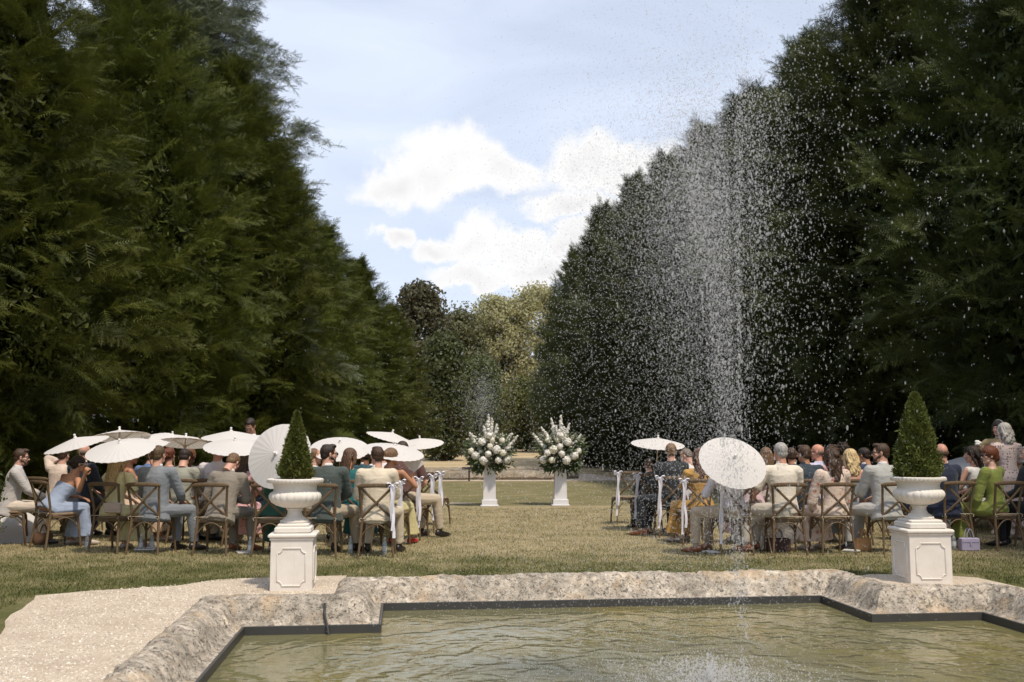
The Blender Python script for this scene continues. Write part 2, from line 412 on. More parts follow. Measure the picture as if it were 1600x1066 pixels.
# second basin far down the lawn
BX0, BX1, BY0, BY1 = -8.2, 2.55, 37.2, 43.4
strip_poly('gravel_path', [(BX0 - 2, BY0 - 1.0), (2.2, BY0 - 1.0), (4.8, BY0 - .2), (7.5, BY0 + .5), (7.5, BY0 + 2.4), (4.2, BY0 + 2.2), (3.4, BY1 + 1), (BX0 - 2, BY1 + 1)], .006, M_gravel, .08, .4)
strip_poly('gravel_path', [(-3.6, 22.9), (-.9, 22.85), (-.9, 23.35), (-3.6, 23.3)], .006, M_gravel, .06, .3)

# loose stones and grass blades
def scatter_grass():
    N = 250000
    y = 7.2 + 14.3 * rng.random(N) ** 1.6; x = (rng.random(N) * 2 - 1) * (y * .54 + .4)
    ca, sa = math.cos(PA), math.sin(PA); u = x * ca + y * sa; ww = -x * sa + y * ca
    keep = ~((u > MAINU[0] - .4) & (u < MAINU[1] + .4) & (ww < W1 + .42)) & ~((u > BAYU[0] - .4) & (u < BAYU[1] + .4) & (ww < W2 + .42))
    # keep off the gravel
    gl = (ww < 10.9) & (x > -4.35 + (y - 9.4) * 1.45 * (y > 9.4)) & (x < -1.2) & (y < 10.7); gl |= (x > -3.85 - .295 * (y - 7.48)) & (x < -1) & (y < 9.5)
    gr = (u > 4.3) & (u < 6.05) & (ww < 10.3)
    keep &= ~gl & ~gr; x = x[keep]; y = y[keep]; n = len(x)
    h = (.012 + .022 * rng.random(n)); a = rng.random(n) * 6.283; w_ = .0022 + .0025 * rng.random(n) + y * .00012
    lx = rng.normal(0, .4, n) * h; ly = rng.normal(0, .4, n) * h
    T = np.zeros((n, 3, 3)); T[:, 0] = np.stack([x - np.cos(a) * w_, y - np.sin(a) * w_, 0 * x - .002], 1)
    T[:, 1] = np.stack([x + np.cos(a) * w_, y + np.sin(a) * w_, 0 * x - .002], 1); T[:, 2] = np.stack([x + lx, y + ly, h], 1)
    t = NT('grass_blades'); g = t.n('ShaderNodeNewGeometry'); v = t.tex(); mid = t.noise(v, 1.6, 5, .65)
    sp = t.n('ShaderNodeSeparateXYZ'); t.t.links.new(v, sp.inputs[0])
    n1 = t.n('ShaderNodeMapRange', i_1=10.6, i_2=14.0, i_3=.26, i_4=.78); t.set(n1.inputs[0], sp.outputs[1])
    f = t.math('ADD', n1.outputs[0], t.math('MULTIPLY', t.math('SUBTRACT', mid, .5), 1.6))
    f = t.math('ADD', f, t.math('MULTIPLY', t.math('SUBTRACT', g.outputs['Random Per Island'], .5), .7), clamp=True)
    t.pbr(t.ramp(f, [(.0, (.055, .068, .020)), (.4, (.13, .135, .048)), (.75, (.31, .265, .15)), (1, (.46, .39, .25))]), .8, Specular_IOR_Level=.15)
    tag(link('grass', tri_mesh('grass', T, t.mat)), 'short dry green grass of the lawn behind the pool', 'grass', kind='stuff')
scatter_grass()
def scatter_stones():
    N = 9000; base = MB(); base.ball((0, 0, 0), 1, 5, 3); bv = np.array(base.v); fs = []
    for f in base.f:
        for k in range(1, len(f) - 1): fs.append((f[0], f[k], f[k + 1]))
    fs = np.array(fs); y = 4.8 + 5.7 * rng.random(N); x = -1.0 - 3.4 * rng.random(N)
    u = x * math.cos(PA) + y * math.sin(PA); ww = -x * math.sin(PA) + y * math.cos(PA)
    keep = ((u < MAINU[0] - .45) | (ww > W1 + .5)) & (x > -3.70 - .295 * (np.minimum(y, 9.4) - 7.48) + (y > 9.4) * (y - 9.4) * 1.3) & (u < BAYU[0] - .45)
    x, y = x[keep], y[keep]; n = len(x)
    P = np.stack([x, y, 0 * x + .008], 1); s = .004 + .008 * rng.random((n, 1, 1)); ax = .6 + .8 * rng.random((n, 1, 3)); ax[:, :, 2] *= .55
    V = bv[None] * s * ax; a = rng.random(n) * 6.28; ca = np.cos(a)[:, None]; sa = np.sin(a)[:, None]
    V = np.stack([V[:, :, 0] * ca - V[:, :, 1] * sa, V[:, :, 0] * sa + V[:, :, 1] * ca, V[:, :, 2]], 2) + P[:, None]
    T = V[:, fs].reshape(-1, 3, 3)
    t = NT('loose_stones'); v = t.tex(); vo = t.voro(v, 60)
    t.pbr(t.ramp(vo.outputs['Color'], [(.1, (.36, .30, .24)), (.5, (.62, .56, .47)), (.9, (.82, .78, .70))]), .85)
    tag(link('gravel', tri_mesh('gravel', T, t.mat)), 'loose cream gravel stones scattered over the path by the pool', 'gravel', kind='stuff')
scatter_stones()

# ================================================================ pool
def m_stone(moss=0.0):
    t = NT('weathered_limestone'); v = t.tex(); n1 = t.noise(v, 2.3, 6, .6); n2 = t.noise(v, 13, 6, .7, .3); n3 = t.noise(v, 60, 4, .7)
    c = t.mix(t.ramp(n2, [(.35, 0.0), (.65, 1.0)]), (.29, .245, .195), (.72, .635, .53))
    c = t.mix(t.ramp(n1, [(.42, 0.0), (.62, .55)]), c, (.20, .18, .15))
    c = t.mix(t.ramp(t.noise(v, 22, 6, .8, .5), [(.52, 0.0), (.60, .9)]), c, (.07, .065, .055))
    c = t.mix(t.ramp(t.noise(v, 6, 6, .7, .5), [(.52, 0.0), (.66, .5)]), c, (.20, .175, .145))
    g = t.n('ShaderNodeNewGeometry'); sn = t.n('ShaderNodeSeparateXYZ'); t.t.links.new(g.outputs['Normal'], sn.inputs[0])
    c = t.mix(t.math('MULTIPLY', t.ramp(t.noise(v, 3.1, 5, .6), [(.52, 0.0), (.66, .6)]), 1.0), c, (.52, .38, .24))
    if moss: c = t.mix(t.ramp(t.noise(v, 1.9, 6, .75, .4), [(.40, .15), (.58, moss)]), c, (.10, .085, .055))
    vo = t.voro(v, 38); pit = t.ramp(vo.outputs['Distance'], [(.08, 0.0), (.3, 1.0)]); c = t.mix(t.math('MULTIPLY', t.math('SUBTRACT', 1.0, pit), t.ramp(t.noise(v, 5, 3), [(.45, 0.0), (.6, .85)])), c, (.06, .05, .04))
    h = t.math('ADD', t.math('MULTIPLY', n2, .8), t.math('ADD', t.math('MULTIPLY', n3, .35), t.math('MULTIPLY', pit, .3)))
    t.pbr(c, .92, t.bump(h, 1.0, .028), Specular_IOR_Level=.15); return t.mat
M_stone = m_stone(); M_stone_mossy = m_stone(.45)
PATH = [(MAINU[0], W0), (MAINU[0], W1), (BAYU[0], W1), (BAYU[0], W2), (BAYU[1], W2), (BAYU[1], W1), (MAINU[1], W1), (MAINU[1], W0)]
def sweep(path, prof, step, closed, disp=0.0, name='x', mat=None, joints=None, cut=None):
    """path in pool frame; prof list of (offset outward(left of travel), z)"""
    n = len(path); samples = []
    for i in range(n if closed else n - 1):
        a = Vector((*path[i], 0)); c = Vector((*path[(i + 1) % n], 0)); d = (c - a); L = d.length; d.normalize(); k = max(2, int(L / step))
        for j in range(k):
            samples.append((a, c, d, L, j / k, i))
    if not closed: samples.append((a, c, d, L, 1.0, i))
    nrm = []
    for i in range(n if closed else n - 1):
        a = Vector((*path[i], 0)); c = Vector((*path[(i + 1) % n], 0)); d = (c - a).normalized(); nrm.append(Vector((-d.y, d.x, 0)))
    rows = []
    for (a, c, d, L, t, i) in samples:
        N = nrm[i]
        prv = nrm[i - 1] if (i > 0 or closed) else N; nxt = nrm[(i + 1) % len(nrm)] if (i < len(nrm) - 1 or closed) else N
        ma = (prv + N); ma = ma / max(.3, ma.dot(N)) ; mb_ = (nxt + N); mb_ = mb_ / max(.3, mb_.dot(N))
        row = []
        for (o, z) in prof:
            p = (a + ma * o).lerp(c + mb_ * o, t); row.append(Vector((p.x, p.y, z)))
        rows.append(row)
    m = MB(); k = len(prof)
    for r in rows:
        for p in r:
            w_ = pf(p.x, p.y, p.z)
            if disp:
                q = mnoise.noise_vector(w_ * 1.3) * disp * .5 + mnoise.noise_vector(w_ * 4.2) * disp * .55 + mnoise.noise_vector(w_ * 15) * disp * .42 + mnoise.noise_vector(w_ * 40) * disp * .25
                jd = abs((p.x + p.y * .93 + .35 * mnoise.noise(Vector((0, 0, int((p.x + p.y * .93) / 1.15))))) % 1.15 - .575)
                if jd < .04 and p.z > -.06: q.z -= .045 * (1 - jd / .04)
                if p.z < -.06: q *= .15
                w_ = w_ + q
            m.v.append(tuple(w_))
    R_ = len(rows)
    for i in range(R_ if closed else R_ - 1):
        for j in range(k - 1):
            a = i * k + j; c = ((i + 1) % R_) * k + j
            m.f.append((a, c, c + 1, a + 1)); m.m.append(0)
    return m
prof = [(.012, -.17), (.014, -.085), (.05, -.078), (.075, -.065), (.10, -.03), (.125, .015), (.155, .06), (.19, .095), (.235, .122), (.29, .135), (.34, .13), (.385, .11), (.42, .07), (.435, .03), (.44, -.04)]
tag(sweep(PATH, prof, .028, False, .03).build('pool_coping', M_stone), 'weathered rounded limestone coping around the near pool', 'stone coping')
M_liner = m_plain('dark_metal_edging', (.045, .043, .04), .45, 60, .1, .25)
lp = [(.0, -.23), (.0, -.078), (.012, -.074), (.022, -.078)]
tag(sweep(PATH, lp, .5, False).build('pool_edging', M_liner, smooth=False), 'dark grey metal edging strip just above the near pool water', 'pool edging')
lb = [(.0, -.9), (.0, -.231)]
M_tank = m_plain('pool_wall_green', (.05, .05, .02), .8)
tag(sweep(PATH, lb, .5, False).build('pool_tank', M_tank), kind='structure')
JET = pf(1.95, 5.6, -.145)
def m_water(jet, base):
    t = NT('pool_water'); tcn = t.n('ShaderNodeTexCoord'); v = tcn.outputs['Object']
    rel = t.n('ShaderNodeVectorMath', operation='SUBTRACT'); t.set(rel.inputs[0], v); rel.inputs[1].default_value = (jet.x, jet.y, 0)
    # landing spots throw rings outwards
    def rings(cx, cy, k, dist):
        r2 = t.n('ShaderNodeVectorMath', operation='SUBTRACT'); t.set(r2.inputs[0], v); r2.inputs[1].default_value = (cx, cy, 0)
        ln = t.n('ShaderNodeVectorMath', operation='LENGTH'); t.set(ln.inputs[0], r2.outputs[0])
        d = t.math('ADD', ln.outputs['Value'], t.math('MULTIPLY', t.noise(v, 1.7, 3), dist))
        s = t.math('SINE', t.math('MULTIPLY', d, k)); fall = t.math('DIVIDE', 1.0, t.math('ADD', 1.0, t.math('MULTIPLY', ln.outputs['Value'], .55)))
        return t.math('MULTIPLY', s, fall)
    h = t.math('ADD', t.math('MULTIPLY', rings(jet.x, jet.y + 1.0, 15, 1.6), 2.6), t.math('MULTIPLY', rings(jet.x - .7, jet.y + .9, 29, 1.3), 1.0))
    h = t.math('ADD', h, t.math('MULTIPLY', rings(jet.x + .9, jet.y + .6, 47, 1.2), .25))
    h = t.math('ADD', h, t.math('MULTIPLY', t.noise(t.tex(scale=(1, 1.5, 1)), 2.2, 2, .4, .8), 4.0))
    h = t.math('ADD', h, t.math('MULTIPLY', t.noise(t.tex(scale=(1, 1.8, 1), rot=(0, 0, .4)), 6.5, 2, .4, .6), 1.5))
    h = t.math('ADD', h, t.math('MULTIPLY', t.noise(t.tex(scale=(1, 1.6, 1), rot=(0, 0, -.3)), 17, 2, .5, .4),   .5))
    ln = t.n('ShaderNodeVectorMath', operation='LENGTH'); t.set(ln.inputs[0], rel.outputs[0])
    near = t.n('ShaderNodeMapRange', i_1=2.4, i_2=.6); t.set(near.inputs[0], ln.outputs['Value'])
    h = t.math('ADD', h, t.math('MULTIPLY', t.math('MULTIPLY', t.noise(v, 28, 3, .7), near.outputs[0]), 5))
    nz = t.noise(v, .6, 3)
    c = t.mix(t.ramp(nz, [(.45, 0.0), (.7, 1.0)]), base, (base[0] * 1.25, base[1] * 1.1, base[2] * .7))
    c = t.mix(t.math('MULTIPLY', near.outputs[0], .5), c, (.20, .20, .15))
    fo = t.n('ShaderNodeMapRange', i_1=.5, i_2=4.2, i_3=1.0, i_4=.30); t.set(fo.inputs[0], ln.outputs['Value']); h = t.math('MULTIPLY', h, fo.outputs[0])
    t.pbr(c, .04, t.bump(h, 1.0, .0055), IOR=1.36, Specular_IOR_Level=.85); return t.mat
m = MB()
e = .0
m.add([pf(MAINU[0], W0, -.145), pf(MAINU[1], W0, -.145), pf(MAINU[1], W1, -.145), pf(BAYU[1], W1, -.145), pf(BAYU[1], W2, -.145), pf(BAYU[0], W2, -.145), pf(BAYU[0], W1, -.145), pf(MAINU[0], W1, -.145)], [tuple(range(8))])
tag(m.build('pool_water', m_water(JET, (.155, .147, .074)), smooth=False), kind='structure')
# black hose over the coping
p0 = at(503, 944, 8.75); hb = MB()
hb.tube([pf(-.62, W1 + .16, .075), pf(-.62, W1 + .10, .0), pf(-.60, W1 + .035, -.055), pf(-.585, W1 - .02, -.09), pf(-.56, W1 - .06, -.2), pf(-.5, W1 - .2, -.27)], .011, 8)
tag(hb.build('hose', m_plain('black_rubber', (.02, .02, .02), .6)), 'thin black hose running over the stone coping into the pool', 'hose')

# far basin
def ring_rect(x0, x1, y0, y1, prof, mat, disp):
    c = pf(0, 0); path = [(x0, y0), (x0, y1), (x1, y1), (x1, y0)]
    return path
def far_basin():
    global PA
    save = PA; PA = 0.0; globals()['PA'] = 0.0
    k = .9; path = [(BX0 + .5, BY0 + .5 + k), (BX0 + .5, BY1 - .5), (BX1 - .5, BY1 - .5), (BX1 - .5, BY0 + .5 + k), (BX1 - .5 - k, BY0 + .5), (BX0 + .5 + k, BY0 + .5)]
    pr = [(-.02, -.3), (.0, .05), (.02, .22), (.1, .31), (.25, .34), (.4, .3), (.5, .2), (.53, .1), (.46, .04), (.5, -.1)]
    o = sweep(path, pr, .16, True, .07).build('fountain_basin_coping', M_stone_mossy)
    tag(o, 'low mossy stone coping of the far fountain basin across the lawn', 'stone coping')
    m = MB(); m.add([Vector((x, y, .12)) for x, y in reversed(path)], [tuple(range(6))])
    tag(m.build('basin_water', m_water(Vector((-1.3, 40.5, 0)), (.06, .06, .03)), smooth=False), kind='structure')
    globals()['PA'] = save
far_basin()
# small post lamp beside the far basin
lb_ = empty('garden_light', at(733, 727, 36.0)); lb_.location.z = 0
q = MB(); q.tube([(0, 0, 0), (0, 0, .42)], .03, 8); q.build('post', M_liner, lb_); q = MB(); q.box((0, 0, .47), (.5, .12, .09), bev=.01); q.build('lamp_head', M_liner, lb_)
tag(lb_, 'small dark floodlight on a short post left of the far basin', 'garden light')
# ================================================================ foliage
def rotmats(d, roll):
    """rows of frames with X along d (n,3)"""
    d = d / np.linalg.norm(d, axis=1, keepdims=True); up = np.tile([0, 0, 1.0], (len(d), 1))
    y = np.cross(up, d); y /= np.maximum(1e-6, np.linalg.norm(y, axis=1, keepdims=True)); z = np.cross(d, y)
    c = np.cos(roll)[:, None]; s = np.sin(roll)[:, None]; y2 = y * c + z * s; z2 = -y * s + z * c
    return np.stack([d, y2, z2], 2)           # columns are the axes
def place(tpl, P, Rm, S):
    """tpl (t,3,3) -> (n*t,3,3)"""
    out = np.einsum('nij,tkj->ntki', Rm * S[:, None, None], tpl) + P[:, None, None, :]
    return out.reshape(-1, 3, 3)
def sprig_tpl(k=8, wl=.20, seed=0):
    r = np.random.default_rng(seed); T = []
    for i in range(k):
        t = .08 + .8 * i / k
        for s in (-1, 1):
            l = wl * (1.15 - .55 * t) * (.8 + .4 * r.random()); j = .03 * r.normal()
            T.append([[t - .022, 0, 0], [t + .035, 0, 0], [t + l * .75 + j, s * l, -.05 + .03 * r.normal()]])
    T.append([[.8, -.022, 0], [.8, .022, 0], [1.08, 0, -.03]])
    T.append([[0, -.018, 0], [0, .018, 0], [.85, 0, 0]])
    return np.array(T)
def bough_tpl(seed, n=9, droop=.22):
    r = np.random.default_rng(seed); sp = sprig_tpl(6, .25, seed); P = []; Dd = []; S = []; ro = []
    for i in range(n):
        t = .12 + .85 * i / n
        for s in (-1, 1):
            P.append([t, 0, -droop * t * t]); a = R(48 + 10 * r.normal()) * s
            Dd.append([math.cos(a), math.sin(a), -.12 - .25 * t + .12 * r.normal()]); S.append(.42 * (1.15 - .75 * t) * (.8 + .4 * r.random())); ro.append(.35 * r.normal())
    P.append([.9, 0, -droop * .8]); Dd.append([1, 0, -.35]); S.append(.25); ro.append(0)
    for i in range(5):      # sprigs standing up from the bough
        t = .2 + .7 * r.random(); P.append([t, 0, -droop * t * t]); Dd.append([.8, .3 * r.normal(), .5]); S.append(.24); ro.append(r.random() * 3)
    return place(sp, np.array(P), rotmats(np.array(Dd, float), np.array(ro)), np.array(S))
BOUGHS = [bough_tpl(i) for i in range(5)]
def crown_conifer(seed, h, Rr, n, blen, env, up0=-.15, up1=.75, base=.25, wob=.14):
    r = np.random.default_rng(seed); out = []
    t = r.random(n) ** .85; a = r.random(n) * 2 * math.pi
    rad = np.array([env(x) for x in t]) * Rr
    lob = .97 + wob * np.sin(3 * a + 5 * t + seed) + wob * .8 * np.sin(7 * t * 3 + 2 * a + seed * 2) + .08 * r.normal(size=n)
    rad = rad * lob; depth = 1 - .5 * r.random(n) ** 2.2
    L = blen * (.7 + .6 * r.random(n)) * (1 - .35 * t)
    ra = np.maximum(0, rad * depth - L * .75)
    P = np.stack([np.cos(a) * ra, np.sin(a) * ra, base + t * (h - base - .3)], 1)
    pitch = up0 + (up1 - up0) * t + .25 * r.normal(size=n)
    aa = a + .35 * r.normal(size=n)
    Dd = np.stack([np.cos(aa) * np.cos(pitch), np.sin(aa) * np.cos(pitch), np.sin(pitch)], 1)
    for k in range(len(BOUGHS)):
        m = (np.arange(n) % len(BOUGHS)) == k
        out.append(place(BOUGHS[k], P[m], rotmats(Dd[m], .55 * r.normal(size=m.sum())), L[m]))
    return np.concatenate(out)
def core(h, Rr, env, seed, k=.62, n=40000, s=.105, base=.1):
    """inner foliage: coarse leaf plates that close the crown"""
    r = np.random.default_rng(seed + 99); t = r.random(n); a = r.random(n) * 6.283
    rad = np.array([env(x) for x in t]) * Rr * k * (.75 + .25 * r.random(n))
    P = np.stack([np.cos(a) * rad, np.sin(a) * rad, base + t * (h * .95 - base)], 1)
    T = r.normal(size=(n, 3, 3)) * s * .5
    return P[:, None] + T
def trunk_mesh(h, r0, mat, seed, limbs=6, lean=.0, spread=.32):
    r = random.Random(seed); m = MB(); pts = []; k = 9
    for i in range(k):
        t = i / (k - 1); pts.append((lean * t * h + .12 * r.gauss(0, 1) * t, .12 * r.gauss(0, 1) * t, -.15 + h * t))
    m.tube(pts, [r0 * (1.25 if i == 0 else 1) * (1 - .85 * i / (k - 1)) for i in range(k)], 9)
    for j in range(limbs):
        t = .25 + .65 * j / limbs; i = int(t * (k - 1)); p = Vector(pts[i]); a = r.random() * 6.28 + j * 2.4; L = h * spread * (1.1 - t * .7)
        q = [p, p + Vector((math.cos(a), math.sin(a), .5)) * L * .45, p + Vector((math.cos(a), math.sin(a), .75)) * L * .8, p + Vector((math.cos(a), math.sin(a), 1.1)) * L]
        rr = r0 * .38 * (1.1 - t); m.tube(q, [rr, rr * .7, rr * .4, rr * .12], 6)
    return m.mesh('trunk', mat)
M_bark = m_plain('bark', (.075, .05, .035), .95, 12, .9, .35)
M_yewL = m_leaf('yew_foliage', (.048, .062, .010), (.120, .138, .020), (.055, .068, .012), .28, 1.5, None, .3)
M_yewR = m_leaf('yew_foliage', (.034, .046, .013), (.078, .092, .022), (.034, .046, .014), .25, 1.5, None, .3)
M_cedar = m_leaf('cedar_foliage', (.12, .14, .085), (.17, .19, .12), (.08, .10, .06), .2, .4)
envY = lambda t: (1 - t ** 2.3) ** .72 * (.40 + .60 * min(1, t / .26))
envS = lambda t: (1 - t ** 1.7) ** .75 * (.40 + .60 * min(1, t / .26))
envC = lambda t: (1 - t) ** .72 * (.8 + .25 * abs(math.sin(t * 22)))
def conifer_kind(name, h, Rr, n, bl, env, mat, seed, **kw):
    T = np.concatenate([crown_conifer(seed, h, Rr, n, bl, env, **kw), core(h, Rr, env, seed)])
    return tri_mesh(name, T, mat), trunk_mesh(h * .8, .22, M_bark, seed, spread=.14)
K1 = conifer_kind('crown', 10, 3.3, 1900, .95, envY, M_yewL, 1)
K3 = conifer_kind('crown', 10, 3.3, 1900, .95, envS, M_yewL, 3, up1=.6)
K2 = conifer_kind('crown', 10, 3.3, 1950, .90, envY, M_yewL, 2, up1=.95)
K4, K5 = K2, K1
def put_tree(name, K, x, y, h, Rr, label, group, rz, cat='tree', h0=10., r0=3.3, mat=None):
    t = empty(name, (x, y, gz(y)), rz); t.scale = (Rr / r0, Rr / r0, h / h0)
    cr = link('crown', K[0], t); link('trunk', K[1], t)
    if mat: cr.material_slots[0].link = 'OBJECT'; cr.material_slots[0].material = mat
    tag(t, label, cat, group); return t
LG = 'clipped yews along the left of the avenue'; RG = 'yews along the right of the avenue'
ordn = ['first', 'second', 'third', 'fourth', 'fifth', 'sixth', 'seventh', 'eighth', 'ninth', 'tenth', 'eleventh', 'twelfth']
Lt = [(-10.4, 5.2, 11, 3.3, K3), (-10.9, 9.6, 11.5, 3.4, K1), (-11.1, 14, 11.9, 3.7, K2), (-10.3, 18.6, 12.8, 3.8, K1), (-9.2, 23.4, 13.2, 3.9, K2), (-8.3, 28.6, 12.6, 4.0, K1), (-8.1, 34, 11.2, 3.6, K3),
      (-7.6, 39.5, 10.2, 3.2, K3), (-7.0, 45, 9.7, 3.0, K2), (-6.2, 50.5, 8.4, 2.5, K1)]
for i, (x, y, h, r_, K) in enumerate(Lt):
    put_tree('yew_tree', K, x, y, h, r_, 'dark olive-green yew, %s visible one of the left row from the camera' % ordn[i - 2] if i > 1 else 'yew beyond the left picture edge, %s from the camera' % ordn[i], LG, i * 2.1)
Rt = [(11.6, 4.6, 12.5, 3.4, K5), (11.7, 9.2, 12.8, 3.6, K4), (12.2, 14, 13.2, 3.8, K5), (10.9, 18.6, 14.6, 4.2, K4), (9.3, 23.4, 14.0, 4.2, K5), (8.7, 28.2, 13.2, 4.2, K4), (8.0, 32.5, 13.2, 4.1, K5), (7.3, 37, 13.4, 4.1, K4), (6.7, 42, 13.7, 4.0, K5),
      (6.0, 47.6, 14.3, 3.8, K4), (5.0, 54.0, 14.4, 3.6, K5), (3.9, 61.5, 13.2, 3.0, K4)]
for i, (x, y, h, r_, K) in enumerate(Rt):
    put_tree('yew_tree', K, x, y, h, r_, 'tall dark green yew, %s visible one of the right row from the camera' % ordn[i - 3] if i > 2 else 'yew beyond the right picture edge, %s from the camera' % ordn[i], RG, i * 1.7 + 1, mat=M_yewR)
for i, (x, y, h, r_, K, s_) in enumerate([(-15.5, 11.5, 12.5, 4, K2, 'left'), (-15.2, 18, 13, 4, K1, 'left'), (-14, 25, 13, 4, K3, 'left'), (15.6, 16.5, 14, 4.2, K2, 'right'), (14.5, 24, 14, 4.2, K1, 'right')]):
    put_tree('yew_tree', K, x, y, h, r_, 'yew behind the %s wall of yews, %s of the hidden row' % (s_, ordn[i % 3]), 'yews of the hidden second row', i * 1.3, mat=M_yewR if x > 0 else None)
KC = (tri_mesh('crown', np.concatenate([crown_conifer(11, 20, 5.5, 2300, 1.25, envC, up0=.0, up1=.25, base=3, wob=.2), core(20, 5.5, envC, 11, .5, 12000, .2, 3)]), M_cedar), trunk_mesh(18, .45, M_bark, 11, 9, spread=.12))
put_tree('cedar_tree', KC, -11.2, 33, 21.5, 6.3, 'tall blue-green cedar rising behind the left row of yews', None, .5, h0=20., r0=5.5)

# ---- broadleaf
def crown_leaf(seed, h, Rr, ncl, nl, cr, ls, trunkh=.2, flat=.8, hollow=.5):
    r = np.random.default_rng(seed)
    a = r.random(ncl) * 6.283; t = r.random(ncl); zc = trunkh + (1 - trunkh) * t
    env = np.sqrt(np.clip(1 - (2 * (t - .42)) ** 2 * .72, .05, 1)); rad = env * Rr * (hollow + (1 - hollow) * r.random(ncl) ** .5)
    C = np.stack([np.cos(a) * rad, np.sin(a) * rad, zc * h], 1)
    cs = cr * (.6 + .8 * r.random(ncl))
    idx = np.repeat(np.arange(ncl), nl); n = len(idx)
    d = r.normal(size=(n, 3)); d /= np.linalg.norm(d, axis=1, keepdims=True); q = r.random(n) ** .45
    P = C[idx] + d * (cs[idx] * q)[:, None] * np.array([1, 1, flat])
    u = r.normal(size=(n, 3)); u /= np.linalg.norm(u, axis=1, keepdims=True); v = np.cross(u, d + .3 * r.normal(size=(n, 3))); v /= np.maximum(1e-6, np.linalg.norm(v, axis=1, keepdims=True))
    s = (ls * (.6 + .8 * r.random(n)))[:, None]
    T = np.stack([P - u * s * .5, P + u * s * .5 , P + v * s * .55], 1); T2 = np.stack([P - u * s * .5, P + u * s * .5, P - v * s * .55], 1)
    return np.concatenate([T, T2])
M_tan = m_leaf('lime_foliage', (.34, .31, .16), (.42, .37, .22), (.28, .29, .13), .4, .5, (.34, .22, .12))
M_olive = m_leaf('maple_foliage', (.10, .11, .045), (.16, .155, .065), (.10, .11, .05), .3, .4)
M_green = m_leaf('lime_foliage', (.070, .090, .028), (.115, .135, .045), (.07, .09, .03), .3, .5)
M_darkb = m_leaf('copper_foliage', (.07, .07, .032), (.11, .10, .05), (.07, .07, .035), .25, .5)
M_ygreen = m_leaf('shrub_foliage', (.12, .13, .04), (.19, .19, .06), (.10, .12, .035), .3, .7)
def leaf_tree(name, u, d, topv, wpx, mat, label, seed, ncl=110, nl=170, cr=1.25, ls=.30, trunkh=.12, hollow=.5, group=None, cat='tree', basez=None):
    p = at(u, 690, d); h = CAM_H + (690 - topv) / F * d - gz(d); Rr = wpx / 2 / F * d
    t = empty(name, (p.x, d, gz(d)), seed)
    link('crown', tri_mesh('crown', crown_leaf(seed, h - cr * .6, max(.4, Rr - cr * .7), ncl, nl, cr, ls, trunkh, .8, hollow), mat), t)
    link('trunk', trunk_mesh(h * .8, .02 * h, M_bark, seed, 8), t)
    return tag(t, label, cat, group)
G3 = 'trees closing the far end of the lawn'
leaf_tree('broadleaf_tree', 652, 76, 436, 110, M_darkb, 'dark brownish broadleaf tree showing just over the left row of yews', 21, 130, 260, 1.2, .20, .2, .45, G3)
leaf_tree('broadleaf_tree', 712, 94, 478, 130, M_olive, 'olive broadleaf tree at the lawn end, left of the airy tan trees', 22, 150, 300, 1.6, .22, .1, .35, G3)
leaf_tree('broadleaf_tree', 776, 98, 458, 120, M_tan, 'airy tan-leaved tree with sky showing through, left of the two tall ones', 23, 95, 260, 1.35, .20, .3, .5, G3)
leaf_tree('broadleaf_tree', 838, 99, 440, 120, M_tan, 'tallest tan-leaved tree at the lawn end against the right yews', 24, 120, 260, 1.4, .20, .22, .5, G3)
leaf_tree('broadleaf_tree', 694, 64, 520, 78, M_green, 'mid green rounded tree at the end of the left yew row', 25, 120, 260, 1.0, .17, .05, .5, G3)
leaf_tree('broadleaf_tree', 748, 90, 560, 90, M_green, 'green tree standing behind the far fountain jet', 26, 120, 260, 1.2, .20, .05, .3, G3)
leaf_tree('broadleaf_tree', 822, 84, 590, 90, M_ygreen, 'yellow-green low tree between the two flower arrangements', 27, 110, 240, 1.1, .18, .15, .4, G3)
leaf_tree('broadleaf_tree', 868, 80, 560, 90, M_olive, 'low olive tree tucked against the end of the right yew row', 28, 110, 240, 1.1, .18, .05, .4, G3)
leaf_tree('broadleaf_tree', 745, 104, 492, 130, M_olive, 'olive tree filling the gap behind the airy tan trees', 29, 140, 260, 1.6, .22, .1, .3, G3)
for i, (u, tv, wd) in enumerate([(600, 640, 150), (700, 645, 140), (770, 640, 110), (840, 640, 120), (910, 640, 140)]):
    leaf_tree('shrub', u, 100 + i % 2 * 3, tv, wd, M_olive if i % 2 else M_green, 'dark shrub under the far trees, %s from the left' % ordn[i], 40 + i, 60, 130, 1.3, .34, .0, .1, 'dark shrubs under the far trees', 'shrub')
# beige ornamental grass clump on the far field
def grass_clump():
    p = at(727, 690, 74); r = np.random.default_rng(5); n = 2600; a = r.random(n) * 6.28; q = r.random(n) ** .5 * .75
    b0 = np.stack([np.cos(a) * q * .7, np.sin(a) * q * .7, 0 * a], 1); h = 1.25 * (.6 + .4 * r.random(n)); tip = b0 * 1.35 + np.stack([.1 * r.normal(size=n), .1 * r.normal(size=n), h], 1)
    s = np.stack([-np.sin(a), np.cos(a), 0 * a], 1) * .02
    t = NT('dry_reed'); g = t.n('ShaderNodeNewGeometry'); t.pbr(t.ramp(g.outputs['Random Per Island'], [(0, (.10, .11, .04)), (1, (.30, .23, .12))]), .9)
    o = link('ornamental_grass', tri_mesh('ornamental_grass', np.stack([b0 - s, b0 + s, tip], 1), t.mat)); o.location = (p.x, 74, gz(74)); tag(o, 'round clump of dry tall grass on the far field', 'grass clump')
grass_clump()
